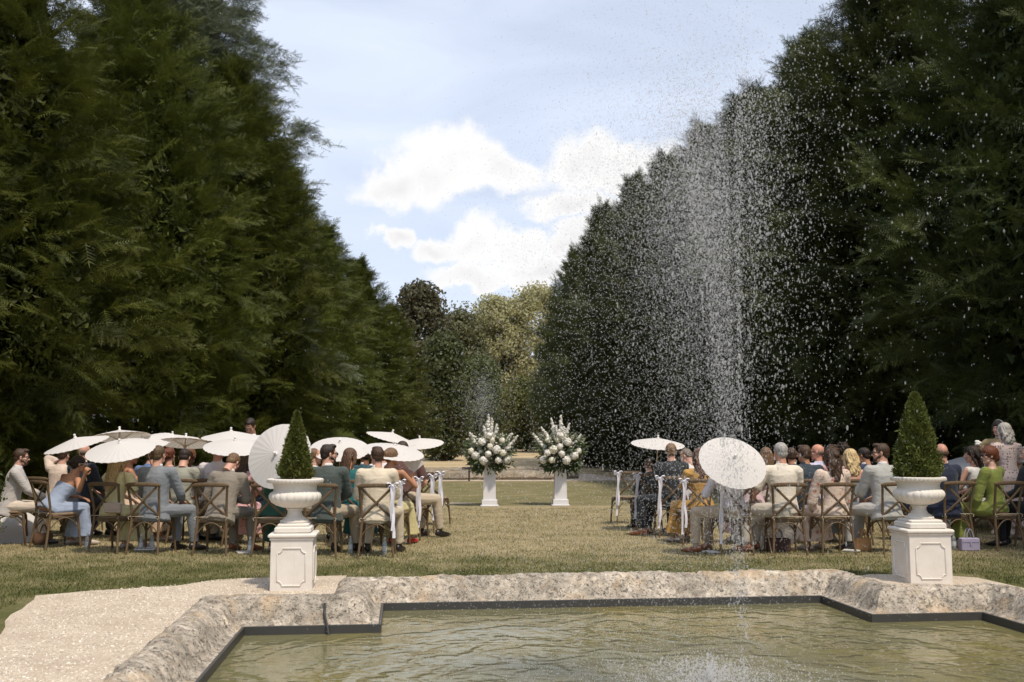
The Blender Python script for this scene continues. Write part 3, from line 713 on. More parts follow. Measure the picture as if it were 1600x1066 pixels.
# leafy shrub cut by the left picture edge
sh = empty('shrub', (gx(-52, 12.6), 12.6, 0)); link('crown', tri_mesh('crown', crown_leaf(61, 1.15, .34, 60, 130, .22, .045, 0, 1, .2), M_green), sh)
q = MB(); q.tube([(0, 0, -.05), (.02, 0, .9)], [.03, .01], 7); q.build('trunk', M_bark, sh); tag(sh, 'leafy green shrub at the left edge beside the seated guests', 'shrub')

# ================================================================ urns, pedestals, topiary
def m_white(name, c=(.70, .66, .61)):
    t = NT(name); v = t.tex(); n = t.noise(v, 5, 5, .6); n2 = t.noise(v, 70, 3)
    c_ = t.mix(t.ramp(n, [(.4, 0.0), (.75, .5)]), c, (c[0] * .82, c[1] * .78, c[2] * .72)); c_ = t.mix(t.ramp(t.noise(t.tex(scale=(3, 3, .6)), 6, 5, .7), [(.6, 0.0), (.8, .4)]), c_, (.4, .37, .31)); c_ = t.mix(t.ramp(t.noise(v, 45, 4, .7), [(.66, 0.0), (.72, .5)]), c_, (.3, .27, .22))
    t.pbr(c_, .7, t.bump(t.math('ADD', n2, t.noise(v, 20, 3)), .25, .004), Specular_IOR_Level=.3); return t.mat
M_urn = m_white('white_cast_stone')
def notch(w, h, c):    # outline of the panel with scooped corners
    P = []
    for sx, sy, a0 in ((1, 1, 180), (-1, 1, 270), (-1, -1, 0), (1, -1, 90)):
        cx, cy = sx * w / 2, sy * h / 2; arc = [(cx + c * math.cos(R(a0 + 90 * (k / 5))), cy + c * math.sin(R(a0 + 90 * (k / 5)))) for k in range(6)]
        P += arc[::-1]
    return P
def pedestal(loc, rz, label, W=.395):
    t = empty('pedestal', loc, rz); m = MB(); h = .48
    m.box((0, 0, h / 2), (W, W, h), bev=.004); m.build('body', M_urn, t)
    m = MB(); m.box((0, 0, h + .012), (W + .025, W + .025, .026), bev=.008); m.box((0, 0, h + .043), (W + .055, W + .055, .038), bev=.012)
    m.box((0, 0, h + .093), (W - .05, W - .05, .062), bev=.014); m.box((0, 0, h + .135), (W - .10, W - .10, .034), bev=.012); m.build('cap', M_urn, t)
    for k in range(4):
        q = Matrix.Rotation(k * math.pi / 2, 3, 'Z'); m = MB(); P = notch(W - .13, h - .13, .045)
        P = [q @ Vector((x, -W / 2 - .003, y + h / 2 - .01)) for x, y in P]; P.append(P[0]); P.append(P[1])
        m.tube(P, .0075, 6); m.build('panel_moulding', M_urn, t)
    return tag(t, label, 'pedestal', 'white pedestals on the pool corners')
def urn(loc, rz, label):
    t = empty('urn_planter', loc, rz)
    m = MB(); m.lathe([(.135, 0), (.14, .012), (.135, .026), (.115, .032), (.11, .045), (.085, .06), (.07, .09), (.068, .115), (.08, .13), (.085, .138), (.07, .145)], 48); m.build('foot', M_urn, t)
    def gad(r, z, w):
        k = max(0, 1 - abs(z - .225) / .085) ** .5; return r * (1 + .045 * k * (abs(math.sin(w * 11)) ** .6 - .5)), z
    prof = [(.07, .14), (.12, .15), (.18, .17), (.225, .20), (.247, .235), (.25, .262), (.24, .285), (.222, .298), (.21, .305), (.205, .33), (.21, .36), (.225, .385)]
    m = MB(); m.lathe(prof, 132, gad, cap=False)
    def egg(r, z, w): return r * (1 + .018 * abs(math.sin(w * 20)) * (r > .25)), z - (.010 * abs(math.sin(w * 20)) if r > .25 and z < .41 else 0)
    m.lathe([(.222, .38), (.245, .386), (.262, .396), (.27, .408), (.268, .42), (.255, .428), (.235, .428), (.225, .42), (.222, .38), (.2, .36)], 160, egg, cap=False); m.build('bowl', M_urn, t)
    m = MB(); m.lathe([(.01, .405), (.15, .403), (.226, .395)], 24, cap=False); m.build('soil', m_plain('soil', (.16, .05, .025), .95, 60, .9, .4), t)
    return tag(t, label, 'urn', 'white urns on the pedestals')
M_box = m_leaf('box_foliage', (.055, .078, .014), (.10, .13, .026), (.19, .20, .05), .2, 6)
def topiary(loc, h, Rr, label, n, ls, seed, env):
    t = empty('topiary_cone', loc); r = np.random.default_rng(seed); z = r.random(n) ** 1.25; a = r.random(n) * 6.283
    e = np.array([env(x) for x in z]) * Rr; q = (1 - .28 * r.random(n) ** 2) * (1 + .08 * np.sin(a * 5 + z * 20) + .06 * np.sin(a * 11 - z * 33) + .09 * r.normal(size=n)); rad = e * q
    P = np.stack([np.cos(a) * rad, np.sin(a) * rad, .02 + z * h], 1)
    d = np.stack([np.cos(a), np.sin(a), .9 + 0 * a], 1) + .7 * r.normal(size=(n, 3)); d /= np.linalg.norm(d, axis=1, keepdims=True)
    s = np.cross(d, r.normal(size=(n, 3))); s /= np.linalg.norm(s, axis=1, keepdims=True); L = (ls * (.7 + .6 * r.random(n)))[:, None]
    T = np.concatenate([np.stack([P - s * L * .28, P + s * L * .28, P + d * L], 1), np.stack([P - s * L * .28, P + s * L * .28, P - d * L * .6], 1)])
    m = MB(); m.lathe([(env(k / 12) * Rr * .78, .02 + k / 12 * h * .93) for k in range(13)], 20)
    link('foliage', tri_mesh('foliage', T, M_box), t); m.build('inner_foliage', M_box, t)
    q_ = MB(); q_.tube([(0, 0, -.04), (0, 0, h * .6)], [.015, .005], 7); q_.build('stem', M_bark, t); return tag(t, label, 'topiary', 'cone topiaries in the urns')
UL = at(463, 690, 9.85); UL.z = 0; UR = at(1432, 690, 10.35); UR.z = 0
pedestal(UL, R(6), 'white square panelled pedestal with its face to the camera, left pool corner')
pedestal(UR, R(3), 'white panelled pedestal turned at an angle, right pool corner', .43)
zt = .48 + .152
urn(UL + Vector((0, 0, zt)), 0, 'white fluted urn on the left pool pedestal'); urn(UR + Vector((0, 0, zt)), .1, 'white fluted urn on the right pool pedestal')
topiary(UL + Vector((0, 0, zt + .40)), .66, .165, 'slim small clipped cone tree in the left urn', 13000, .026, 1, lambda t: (1 - t) ** .8 * min(1, .72 + t * 3))
topiary(UR + Vector((0, 0, zt + .40)), .87, .225, 'larger fuller clipped cone tree in the right urn', 22000, .027, 2, lambda t: (1 - t) ** .62 * min(1, .8 + t * 2))

# ================================================================ flower arrangements on plinths
M_plinth = m_plain('white_painted_plinth', (.72, .71, .74), .5, 30, .05, .03)
M_white = m_plain('white_petals', (.78, .76, .70), .7, 90, .4, .06); M_cream = m_plain('cream_petals', (.74, .71, .58), .7, 90, .4, .08)
M_fgreen = m_leaf('florist_leaves', (.05, .085, .02), (.08, .12, .035), (.11, .13, .07), .25, 5)
M_grey = m_leaf('grey_leaves', (.16, .18, .11), (.22, .24, .16), (.28, .29, .22), .25, 5)
def plinth(loc, label):
    t = empty('plinth', loc, R(2)); m = MB()
    k = [(.14, .14), (.125, .95)]
    vs = [(x * r_, y * r_, z) for r_, z in k for x, y in ((1, 1), (-1, 1), (-1, -1), (1, -1))]
    m.add(vs, [(0, 1, 2, 3)[::-1], (4, 5, 6, 7), (0, 1, 5, 4), (1, 2, 6, 5), (2, 3, 7, 6), (3, 0, 4, 7)]); m.build('shaft', M_plinth, t, smooth=False)
    m = MB(); m.box((0, 0, .075), (.34, .34, .13), bev=.006); m.box((0, 0, .012), (.40, .40, .024), bev=.006); m.build('base', M_plinth, t)
    m = MB(); m.box((0, 0, .96), (.30, .30, .03), bev=.005); m.build('top', M_plinth, t)
    return tag(t, label, 'plinth', 'white plinths flanking the end of the aisle')
def petals(C, r_, n, ls, rg):
    d = rg.normal(size=(n, 3)); d /= np.linalg.norm(d, axis=1, keepdims=True); P = C + d * r_ * (.72 + .42 * rg.random((n, 1)))
    u = np.cross(d, rg.normal(size=(n, 3))); u /= np.linalg.norm(u, axis=1, keepdims=True); v = np.cross(d, u)
    return np.concatenate([np.stack([P - u * ls, P + v * ls, P + u * ls + d * ls * .4], 1), np.stack([P - u * ls, P - v * ls, P + u * ls + d * ls * .4], 1)])
def arrangement(loc, label, seed, flip):
    t = empty('flower_arrangement', loc); r = np.random.default_rng(seed); rd = random.Random(seed)
    def leaves(n, mat, name, rr, zr, ls, hl=.3):
        C = []
        for _ in range(n // 26):
            a = rd.random() * 6.283; q = rd.random() ** .5; z = rd.uniform(*zr); e = math.sqrt(max(.1, 1 - ((z - .32) / .62) ** 2)); C.append((math.cos(a) * rr * q * e, math.sin(a) * rr * q * e * .7, z))
        C = np.array(C); P = C[r.integers(0, len(C), n)] + r.normal(size=(n, 3)) * .05
        d = P - np.array([0, 0, .12]); d /= np.linalg.norm(d, axis=1, keepdims=True); d += .5 * r.normal(size=(n, 3)); d[:, 2] -= .15
        s = np.cross(d, r.normal(size=(n, 3))); s /= np.linalg.norm(s, axis=1, keepdims=True); L = (ls * (.6 + .8 * r.random(n)))[:, None]
        link(name, tri_mesh(name, np.concatenate([np.stack([P, P + d * L * .5 + s * L * .25, P + d * L], 1), np.stack([P, P + d * L * .5 - s * L * .25, P + d * L], 1)]), mat), t)
    leaves(4200, M_fgreen, 'leaf_foliage', .46, (-.14, .42), .07); leaves(1500, M_grey, 'grey_foliage', .50, (.0, .55), .055)
    m = MB()
    for k in range(26):
        a = rd.random() * 6.28; L = rd.uniform(.35, .62); e = rd.uniform(-.1, 1.0); m.tube([(0, 0, .1), (math.cos(a) * L * .5, math.sin(a) * L * .35, .1 + L * e * .6), (math.cos(a) * L, math.sin(a) * L * .6, .1 + L * e)], [.006, .005, .002], 5)
    m.build('stems', M_fgreen, t)
    H = [(-.30, -.28, .12, .085), (-.12, -.36, .02, .085), (.16, -.34, .25, .09), (.38, -.2, .03, .085), (-.16, -.30, .42, .08), (.02, -.36, .32, .06), (.06, -.3, .46, .06), (-.35, -.1, .32, .06), (.28, -.24, .45, .06), (-.02, -.40, .16, .06), (.30, -.36, .18, .065), (-.40, -.24, .22, .06), (.0, -.34, .56, .06), (.2, -.34, .02, .06)]
    for (x, y, z, q) in H:
        q *= 1.0; C = np.array([x * flip, y * 1.12, z]); T = petals(C, q, 330, .022, r); T2 = petals(C, q * .8, 200, .026, r)
        link('hydrangea_head', tri_mesh('hydrangea_head', np.concatenate([T, T2]), rd.choice([M_white, M_white, M_cream])), t)
    SP = [(-.07, -.1, 1.02, -.02), (.02, -.12, .93, .06), (.14, -.12, .80, .17), (-.30, -.2, .62, -.42), (.40, -.2, .55, .62), (-.02, -.2, .75, -.12), (.08, -.18, .72, .05), (.46, -.1, .62, .5)] if flip > 0 else \
         [(.0, -.1, 1.0, .02), (-.15, -.12, .93, -.2), (.13, -.12, .82, .20), (-.26, -.2, .74, -.42), (.28, -.2, .58, .45), (.05, -.2, .75, .08), (-.08, -.18, .78, -.1), (-.4, -.15, .6, -.62)]
    for (x, y, z, xt) in SP:
        base = np.array([x * .5, y, z - .48]); tip = np.array([xt, y - .03, z]); T = []
        for k in range(26):
            f = k / 25; C = base + (tip - base) * f; T.append(petals(C + r.normal(size=3) * .02 * (1 - f * .7), .050 * (1.1 - f * .75), 30, .024 * (1.15 - f * .6), r))
        link('flower_spike', tri_mesh('flower_spike', np.concatenate(T), M_white), t)
    T = []
    for k in range(120):
        a = rd.random() * 6.28; q = rd.uniform(.3, .55); T.append(petals(np.array([math.cos(a) * q, -abs(math.sin(a)) * q * .7, rd.uniform(-.02, .6)]), .014, 14, .012, r))
    link('small_blossoms', tri_mesh('small_blossoms', np.concatenate(T), M_cream), t)
    return tag(t, label, 'flowers', 'white floral arrangements on the plinths')
P1 = at(765, 690, 22.3); P1.z = 0; P2 = at(875, 690, 22.5); P2.z = 0
plinth(P1, 'slim white plinth under the left flower arrangement'); plinth(P2, 'slim white plinth under the right flower arrangement')
arrangement(P1 + Vector((0, 0, .99)), 'loose white hydrangea and delphinium arrangement on the left plinth', 3, 1)
arrangement(P2 + Vector((0, 0, .99)), 'loose white hydrangea and delphinium arrangement on the right plinth', 4, -1)

# ================================================================ fountain water
def m_drop():
    t = NT('falling_water'); g = t.n('ShaderNodeBsdfPrincipled'); g.inputs['Base Color'].default_value = (.75, .75, .77, 1); g.inputs['Roughness'].default_value = .15
    tr = t.n('ShaderNodeBsdfTranslucent', i_Color=(.95, .95, .97, 1)); tp = t.n('ShaderNodeBsdfTransparent')
    a = t.n('ShaderNodeMixShader', i_0=.55); t.t.links.new(g.outputs[0], a.inputs[1]); t.t.links.new(tr.outputs[0], a.inputs[2])
    b_ = t.n('ShaderNodeMixShader', i_0=.62); t.t.links.new(a.outputs[0], b_.inputs[1]); t.t.links.new(tp.outputs[0], b_.inputs[2])
    t.t.links.new(b_.outputs[0], t.out.inputs['Surface']); return t.mat
M_drop = m_drop()
OCT = np.array([[1, 0, 0], [0, 1, 0], [-1, 0, 0], [0, -1, 0], [0, 0, 1.0], [0, 0, -1.0]]); OF = np.array([[0, 1, 4], [1, 2, 4], [2, 3, 4], [3, 0, 4], [1, 0, 5], [2, 1, 5], [3, 2, 5], [0, 3, 5]])
ICO = MB(); ICO.ball((0, 0, 0), 1, 7, 5); IV = np.array(ICO.v); IF = np.array([(f[0], f[k], f[k + 1]) for f in ICO.f for k in range(1, len(f) - 1)])
def drops(P, s, el, V=OCT, Fc=OF):
    W = V[None] * s[:, None, None] * np.stack([np.ones(len(s)), np.ones(len(s)), el], 1)[:, None, :] + P[:, None]
    return W[:, Fc].reshape(-1, 3, 3)
def ballistic(n, x0, vz, svz, vx, svx, vy, svy, r, wind=(0, 0), fall=0, rise=(.4, 2.4, .05)):
    z = vz + svz * r.normal(size=n); a = vx + svx * r.normal(size=n); b_ = vy + svy * r.normal(size=n)
    T = 2 * z / 9.81; t = T * r.random(n)
    rz_ = z - 9.81 * t; zz_ = z * t - 4.905 * t * t; kp = (rz_ < 0) | (r.random(n) < np.clip((zz_ - rise[0]) / rise[1], rise[2], 1)); 
    if fall: kp &= (rz_ > 0) | (r.random(n) < np.clip((zz_ - 1.0) / fall, .04, 1))
    z, a, b_, t = z[kp], a[kp], b_[kp], t[kp]
    P = np.stack([x0[0] + a * t + wind[0] * t * t, x0[1] + b_ * t + wind[1] * t * t, x0[2] + z * t - 4.905 * t * t], 1); v = np.abs(z - 9.81 * t)
    return P, v
r = np.random.default_rng(12); J = np.array(JET); PP = []; VV = []; WD = (.05, -.30)
for n, vz, svz, vx, svx, vy, svy in [(4800, 8.3, .7, -.2, .34, -.1, .3), (2300, 8.0, .5, -.62, .16, .0, .2), (4600, 8.35, .35, -.02, .035, .05, .05), (3800, 8.0, .35, -.36, .045, .05, .06), (3200, 8.1, .35, -.50, .05, .05, .08), (3000, 8.1, .3, -.20, .04, .05, .08), (1800, 8.3, .3, .17, .04, .1, .08), (2200, 8.9, .6, .6, .36, -.1, .4)]:
    P, v = ballistic(n, J, vz, svz, vx, svx, vy, svy, r, WD, 2.2 if svx > .1 else 1.6, (.4, 2.4, .05) if svx > .1 else (.2, 2.4, .035)); PP.append(P); VV.append(v)
P = np.concatenate(PP); V_ = np.concatenate(VV); n = len(P); s = (.0014 + .0030 * r.random(n) ** 3.6) * np.clip(P[:, 1] / 5.6, .5, 1)
k = (P[:, 1] > 3.0); P, V_, s = P[k], V_[k], s[k]
big = r.random(len(s)) < .03; s[big] *= 1.5
fj = empty('fountain_jet', JET); T = drops(P - J, s, 1.2 + .22 * V_, IV, IF)
link('falling_drops', tri_mesh('falling_drops', T, M_drop), fj)
# splashes where it lands
n = 5200; rr = np.abs(r.normal(size=n)) * .40; a = r.random(n) * 6.283
Ps = np.stack([rr * np.cos(a) * 1.2 - .02, .95 + rr * np.sin(a), np.abs(r.normal(size=n)) * .085 * np.exp(-2 * rr)], 1)
link('splash_drops', tri_mesh('splash_drops', drops(Ps, .0018 + .0045 * r.random(n) ** 2.5, 1 + 0 * rr, IV, IF), M_drop), fj)
q = MB(); q.lathe([(.03, -.2), (.03, .02), (.022, .05), (.022, .06)], 16); q.build('nozzle', M_liner, fj)
tag(fj, 'tall spray of water drops rising from the near pool', 'fountain'); fj['kind'] = 'stuff'
# the same for the far basin
r = np.random.default_rng(13); J2 = Vector((gx(752, 40.5), 40.5, .12)); PP = []
for n, vz, svz, sv in [(5200, 8.2, .8, .60), (900, 8.6, .3, .2)]:
    PP.append(ballistic(n, (0, 0, 0), vz, svz, .0, sv, 0, sv, r, (.05, 0))[0])
P = np.concatenate(PP); f2 = link('fountain_jet', tri_mesh('far_drops', drops(P, .005 + .008 * r.random(len(P)) ** 2, 1.4 + 0 * P[:, 0]), M_drop)); f2.location = J2
tag(f2, 'faint distant fountain spray above the far stone basin', 'fountain'); f2['kind'] = 'stuff'
# fine mist carried around the near jet
r = np.random.default_rng(14); PP = [ballistic(n, J, vz, svz, vx, svx, vy, svy, r, (-.02, -.12))[0] for n, vz, svz, vx, svx, vy, svy in [(38000, 7.9, .6, -.72, .34, .1, .3), (12000, 8.2, .6, .1, .26, .1, .3), (36000, 8.0, .5, -.25, .16, .1, .1)]]
P = np.concatenate(PP); P = P[P[:, 1] > 3.4]; m2 = NT('mist_droplets')
m2.pbr((.60, .60, .62), .3); m2o = link('mist', tri_mesh('mist', drops(P - J, .0010 + .0010 * r.random(len(P)), 1.5 + 0 * P[:, 0]), m2.mat)); m2o.location = J
tag(m2o, 'pale fine mist drifting beside the near fountain jet', 'mist', kind='stuff')
# ================================================================ chairs
M_wood = None
def m_wood():
    t = NT('weathered_oak'); v = t.tex(scale=(9, 9, 1.6)); oi = t.n('ShaderNodeObjectInfo'); n = t.noise(v, 6, 5, .65, .8)
    c = t.mix(n, (.055, .033, .017), (.20, .132, .072)); g = t.noise(t.tex(), 5, 4); c = t.mix(t.ramp(g, [(.45, 0.0), (.7, .5)]), c, (.15, .12, .085))
    t.pbr(c, .7, t.bump(n, .4, .004), Specular_IOR_Level=.3); return t.mat
M_wood = m_wood(); M_rib = m_plain('satin_ribbon', (.66, .65, .72), .45, 40, .2, .06); M_tie = m_plain('seat_tie', (.45, .38, .28), .9)
M_seatw = m_plain('chair_seat_rattan', (.22, .155, .09), .8, 90, .6, .3)
def arc_pts(a, b, up, n=7):
    a, b, up = Vector(a), Vector(b), Vector(up); return [a.lerp(b, t) + up * (4 * t * (1 - t)) for t in [k / (n - 1) for k in range(n)]]
def make_chair():
    t = empty('cross_back_chair'); out = {}
    m = MB(); k = 20
    for z, s in ((.440, .94), (.447, 1), (.462, 1), (.470, .95)):
        for j in range(k):
            a = 2 * math.pi * j / k; ca, sa = math.cos(a), math.sin(a); w_ = .205 + .018 * sa
            m.v.append((math.copysign(abs(ca) ** .62, ca) * w_ * s, math.copysign(abs(sa) ** .62, sa) * .205 * s + .01, z))
    for r_ in range(3):
        for j in range(k): m.f.append((r_ * k + j, r_ * k + (j + 1) % k, (r_ + 1) * k + (j + 1) % k, (r_ + 1) * k + j)); m.m.append(0)
    m.f.append(tuple(range(k - 1, -1, -1))); m.f.append(tuple(range(3 * k, 4 * k))); m.m += [0, 0]
    m.build('seat', [M_seatw], t)
    m = MB(); m.box((0, .19, .425), (.33, .03, .045), bev=.006); m.box((0, -.17, .425), (.31, .03, .045), bev=.006)
    for s in (-1, 1): m.box((s * .178, .01, .425), (.03, .34, .045), bev=.006)
    m.build('seat_frame', M_wood, t)
    for s in (-1, 1):
        m = MB(); m.tube([(s * .215, -.255, 0), (s * .196, -.225, .2), (s * .182, -.195, .42), (s * .184, -.20, .55), (s * .196, -.235, .72), (s * .212, -.275, .865)], [.0135, .016, .0185, .017, .016, .016], 8); m.build('leg', M_wood, t)
        m = MB(); m.tube([(s * .205, .235, 0), (s * .195, .21, .22), (s * .18, .185, .43)], [.0135, .016, .0185], 8); m.build('leg', M_wood, t)
    m = MB(); P = [(x, -.282 - .035 * (1 - (x / .225) ** 2), .872 + .012 * (1 - (x / .225) ** 2)) for x in [(-.235 + .47 * i / 10) for i in range(11)]]
    m.tube(P, [(.010, .010)] + [(.012, .027)] * 9 + [(.010, .010)], 10, side=(0, 1, 0)); m.build('top_rail', M_wood, t)
    for s in (-1, 1):
        m = MB(); P = []
        for i in range(9):
            f = i / 8; x = s * (-.186 + .372 * f); z = .485 + .365 * f; y = -.205 - .075 * f - .03 * math.sin(math.pi * f) - .004 * s; P.append((x, y, z))
        m.tube(P, [(.016, .006)] * 9, 8, side=(1, 0, .9 * -s)); m.build('cross_slat', M_wood, t)
    for a, b in (((-.190, -.21, .25), (.190, -.21, .25)), ((-.197, .215, .25), (.197, .215, .25)), ((-.192, -.205, .25), (-.196, .205, .25)), ((.192, -.205, .25), (.196, .205, .25))):
        m = MB(); m.tube(arc_pts(a, b, (0, 0, .155), 11), [.0085] * 11, 7); m.build('arch_brace', M_wood, t)
    m = MB(); m.tube([(-.18, -.2, .475), (-.19, -.225, .48), (-.18, -.2, .485)], .005, 5); m.tube([(-.17, -.21, .475), (0, -.215, .478), (.17, -.21, .475)], .005, 5)
    for s in (-1, 1): m.tube([(s * .18, -.215, .48), (s * .21, -.24, .47), (s * .19, -.25, .44)], .004, 5)
    m.build('seat_tie', M_tie, t)
    return t
CHAIR = make_chair(); chair_used = [False]
def ribbon(parent, s, seed):
    r = random.Random(seed); m = MB(); c = Vector((s * .2, -.30, .875))
    for a, L in ((150, .085), (30, .085), (200, .06), (-20, .06)):
        d = Vector((math.cos(R(a)), -.35, math.sin(R(a)) * .8)); n = Vector((0, 0, 1)); P = [c + d * L * f + n * (.024 * math.sin(math.pi * f)) for f in (0, .3, .6, .85, 1)] + [c + d * L * f - n * (.022 * math.sin(math.pi * f)) for f in (.85, .6, .3, 0)]
        m.tube(P, [(.018, .003)] * 9, 6, side=(0, 1, .2))
    m.ball(c + Vector((0, -.01, 0)), (.02, .018, .022), 8, 6)
    bow_ = m.build('ribbon_bow', M_rib, parent)
    for k in range(2):
        L = .62 + .12 * r.random() - k * .1; x0 = .012 * (k * 2 - 1); q = .05 * (r.random() - .3) * s
        P = [c + Vector((x0 + q * f * f + .008 * math.sin(9 * f + k), -.012 - .02 * math.sin(6 * f + k * 2), -L * f)) for f in [i / 10 for i in range(11)]]
        m = MB(); m.tube(P, [(.019, .0015)] * 11, 6, side=(1, .3, 0)); m.build('ribbon_tail', M_rib, bow_)
CG = 'wooden cross-back chairs of the wedding guests'
def chair(u, d, yaw, label, bow=0):
    if not chair_used[0]: c = CHAIR; chair_used[0] = True
    else: c = copy_tree(BASE_CHAIR)
    c.location = (gx(u, d), d, 0); c.rotation_euler = (0, 0, -R(yaw)); tag(c, label, 'chair', CG)
    for s in ((-1, 1) if bow == 2 else (bow,)):
        if s: ribbon(c, s, int(u))
    return c
BASE_CHAIR = copy_tree(CHAIR)

# ================================================================ parasols
def m_paper():
    t = NT('paper_canopy'); v = t.tex(); n = t.noise(v, 40, 4)
    c = t.mix(n, (.80, .78, .77), (.86, .84, .83)); d = t.n('ShaderNodeBsdfDiffuse'); t.set(d.inputs[0], c); tr = t.n('ShaderNodeBsdfTranslucent'); t.set(tr.inputs[0], (.72, .66, .58, 1))
    mx = t.n('ShaderNodeMixShader', i_0=.38); t.t.links.new(d.outputs[0], mx.inputs[1]); t.t.links.new(tr.outputs[0], mx.inputs[2]); t.t.links.new(mx.outputs[0], t.out.inputs[0]); return t.mat
M_paper = m_paper(); M_bamboo = m_plain('bamboo', (.50, .38, .23), .6, 60, .3, .15); M_knob = m_plain('white_knob', (.75, .72, .70), .6)
def make_parasol():
    t = empty('parasol'); Rr = .425; hh = .105; N = 60; m = MB()
    vs = [(0, 0, 0)]; fs = []
    for i in range(1, 7):
        f = i / 6
        for j in range(N):
            a = 2 * math.pi * j / N; q = f * Rr * (1 - .008 * (j % 2) * f); z = -hh * f ** 1.12 + (.004 * f if j % 2 else 0); vs.append((q * math.cos(a), q * math.sin(a), z))
    for j in range(N): fs.append((0, 1 + j, 1 + (j + 1) % N))
    for i in range(5):
        for j in range(N): a = 1 + i * N + j; b = 1 + i * N + (j + 1) % N; fs.append((a, a + N, b + N, b))
    m.add(vs, fs); o = m.build('canopy', M_paper, t, smooth=False)
    m = MB()
    for j in range(30):
        a = 2 * math.pi * (2 * j) / N; P = [(f * Rr * 1.0 * math.cos(a), f * Rr * 1.0 * math.sin(a), -hh * f ** 1.12 - .004) for f in (.06, .35, .7, 1.015)]
        m.tube(P, [.0028, .0026, .0024, .0022], 4)
    m.build('ribs', M_bamboo, o)
    m = MB()
    for j in range(30):
        a = 2 * math.pi * (2 * j) / N; m.tube([(.02 * math.cos(a), .02 * math.sin(a), -.15), (.19 * math.cos(a), .19 * math.sin(a), -hh * (.19 / Rr) ** 1.12 - .006)], .0018, 4)
    m.build('stretchers', M_bamboo, o)
    m = MB(); m.tube([(0, 0, .02), (0, 0, -.62)], .0085, 8); m.lathe([(.022, -.165), (.026, -.155), (.026, -.135), (.015, -.13)], 12); m.build('stick', M_bamboo, t)
    m = MB(); m.lathe([(.024, -.006), (.024, .006), (.014, .014), (.013, .03), (.018, .036), (.016, .048), (.004, .054)], 14); m.build('finial', M_knob, t)
    return t
PAR = make_parasol(); par_base = copy_tree(PAR); par_used = [False]
PGR = 'white paper parasols'
def parasol(u, v, a, b, ang, under, label, d=None, grip=.50):
    d = d or .425 * F / a
    c = PAR if not par_used[0] else copy_tree(par_base); par_used[0] = True
    rd = ray(u, v).normalized(); q = min(.999, b / a); s = math.sqrt(1 - q * q)
    right = Vector((rd.y, -rd.x, 0)).normalized(); up = right.cross(rd)
    mdir = right * -math.sin(R(ang)) + up * math.cos(R(ang))
    N = (mdir * s + rd * (q if under else -q)).normalized()
    C = at(u, v, d) + N * .055
    c.rotation_euler = N.to_track_quat('Z', 'Y').to_euler(); c.location = C
    tag(c, label, 'parasol', PGR); return C - N * grip, N

# ================================================================ people
def head_template(fem):
    m = MB()
    m.ball((0, -.012, .030), (.073, .091, .086), 20, 14); m.ball((0, .022, -.032), (.058, .064, .066), 16, 12)
    m.capsule((-.032, .03, -.07), (0, .062, -.092), .026 if fem else .030, .021); m.capsule((.032, .03, -.07), (0, .062, -.092), .026 if fem else .030, .021)
    m.ball((0, .070, -.088), (.019, .016, .016), 10, 8)
    m.capsule((0, .083, .008), (0, .101, -.026), .0075, .0105, 8); m.ball((.010, .090, -.030), .008, 8, 6); m.ball((-.010, .090, -.030), .008, 8, 6)
    for s in (-1, 1):
        m.capsule((s * .012, .082, .022), (s * .046, .066, .022), .0095, .008, 8); m.ball((s * .040, .054, -.022), (.020, .022, .018), 10, 8)
        m.ball((s * .074, -.004, -.006), (.008, .017, .029), 10, 8, Matrix.Rotation(s * .3, 3, 'Z')); m.ball((s * .070, .002, -.026), (.007, .010, .010), 8, 6)
    m.capsule((-.014, .078, -.056), (.014, .078, -.056), .0085, .0085, 8)
    nr = .047 if fem else .056
    m.tube([(0, -.02, -.02), (0, -.025, -.10), (0, -.035, -.17)], [nr, nr, nr * 1.1], 14)
    me = remesh(m, .0055, 4); return geo(me, 0)
def extra(fn, mi, smooth=True):
    m = MB(); fn(m); return geo(m.mesh('x', [], True), mi)
HEADS = {f: head_template(f) for f in (False, True)}
EYES = extra(lambda m: [m.ball((s * .030, .0735, .004), (.0125, .0115, .0085), 10, 8) for s in (-1, 1)], 1)
IRIS = extra(lambda m: [m.ball((s * .030, .0835, .004), (.0052, .003, .0052), 8, 6) for s in (-1, 1)], 2)
LIPS = extra(lambda m: [m.capsule((-.019, .0795, -.0545), (.019, .0795, -.0545), .0052, .0052, 8), m.capsule((-.015, .0795, -.061), (.015, .0795, -.061), .0055, .0055, 8)], 3)
BROW = extra(lambda m: [m.tube([(s * .013, .0905, .026), (s * .030, .0865, .031), (s * .047, .074, .027)], [.003, .0035, .002], 6) for s in (-1, 1)], 4)
def hand_template(grip):
    """palm starts at origin, fingers towards +Y, palm side -Z, thumb on +X"""
    m = MB(); m.tube([(0, -.03, 0), (0, .0, 0), (.002, .045, 0), (.0, .085, 0)], [(.026, .020), (.030, .017), (.040, .015), (.040, .012)], 12, side=(1, 0, 0))
    for i, (x, L) in enumerate([(.030, .070), (.010, .078), (-.011, .072), (-.031, .056)]):
        p = Vector((x, .085, 0)); ang = 0; pts = [p - Vector((0, .02, 0)), p]; st = (.62 + .05 * i, .9, .75) if grip else (.22 + .05 * i, .32, .25)
        for k, f in enumerate((.45, .31, .24)):
            ang += st[k] * 1.35 if grip else st[k]; p = p + Vector((-.02 * x, math.cos(ang), -math.sin(ang))) * L * f; pts.append(p)
        m.tube(pts, [.0105, .0098, .0090, .0080, .0055], 8)
    th = [(.020, .015, -.004), (.044, .038, -.012), (.054, .064, -.018), (.050, .088, -.022)] if not grip else [(.020, .015, -.004), (.043, .036, -.02), (.036, .060, -.042), (.018, .076, -.050)]
    m.tube(th, [.015, .0125, .0105, .007], 8)
    return geo(remesh(m, .0042, 2), 0)
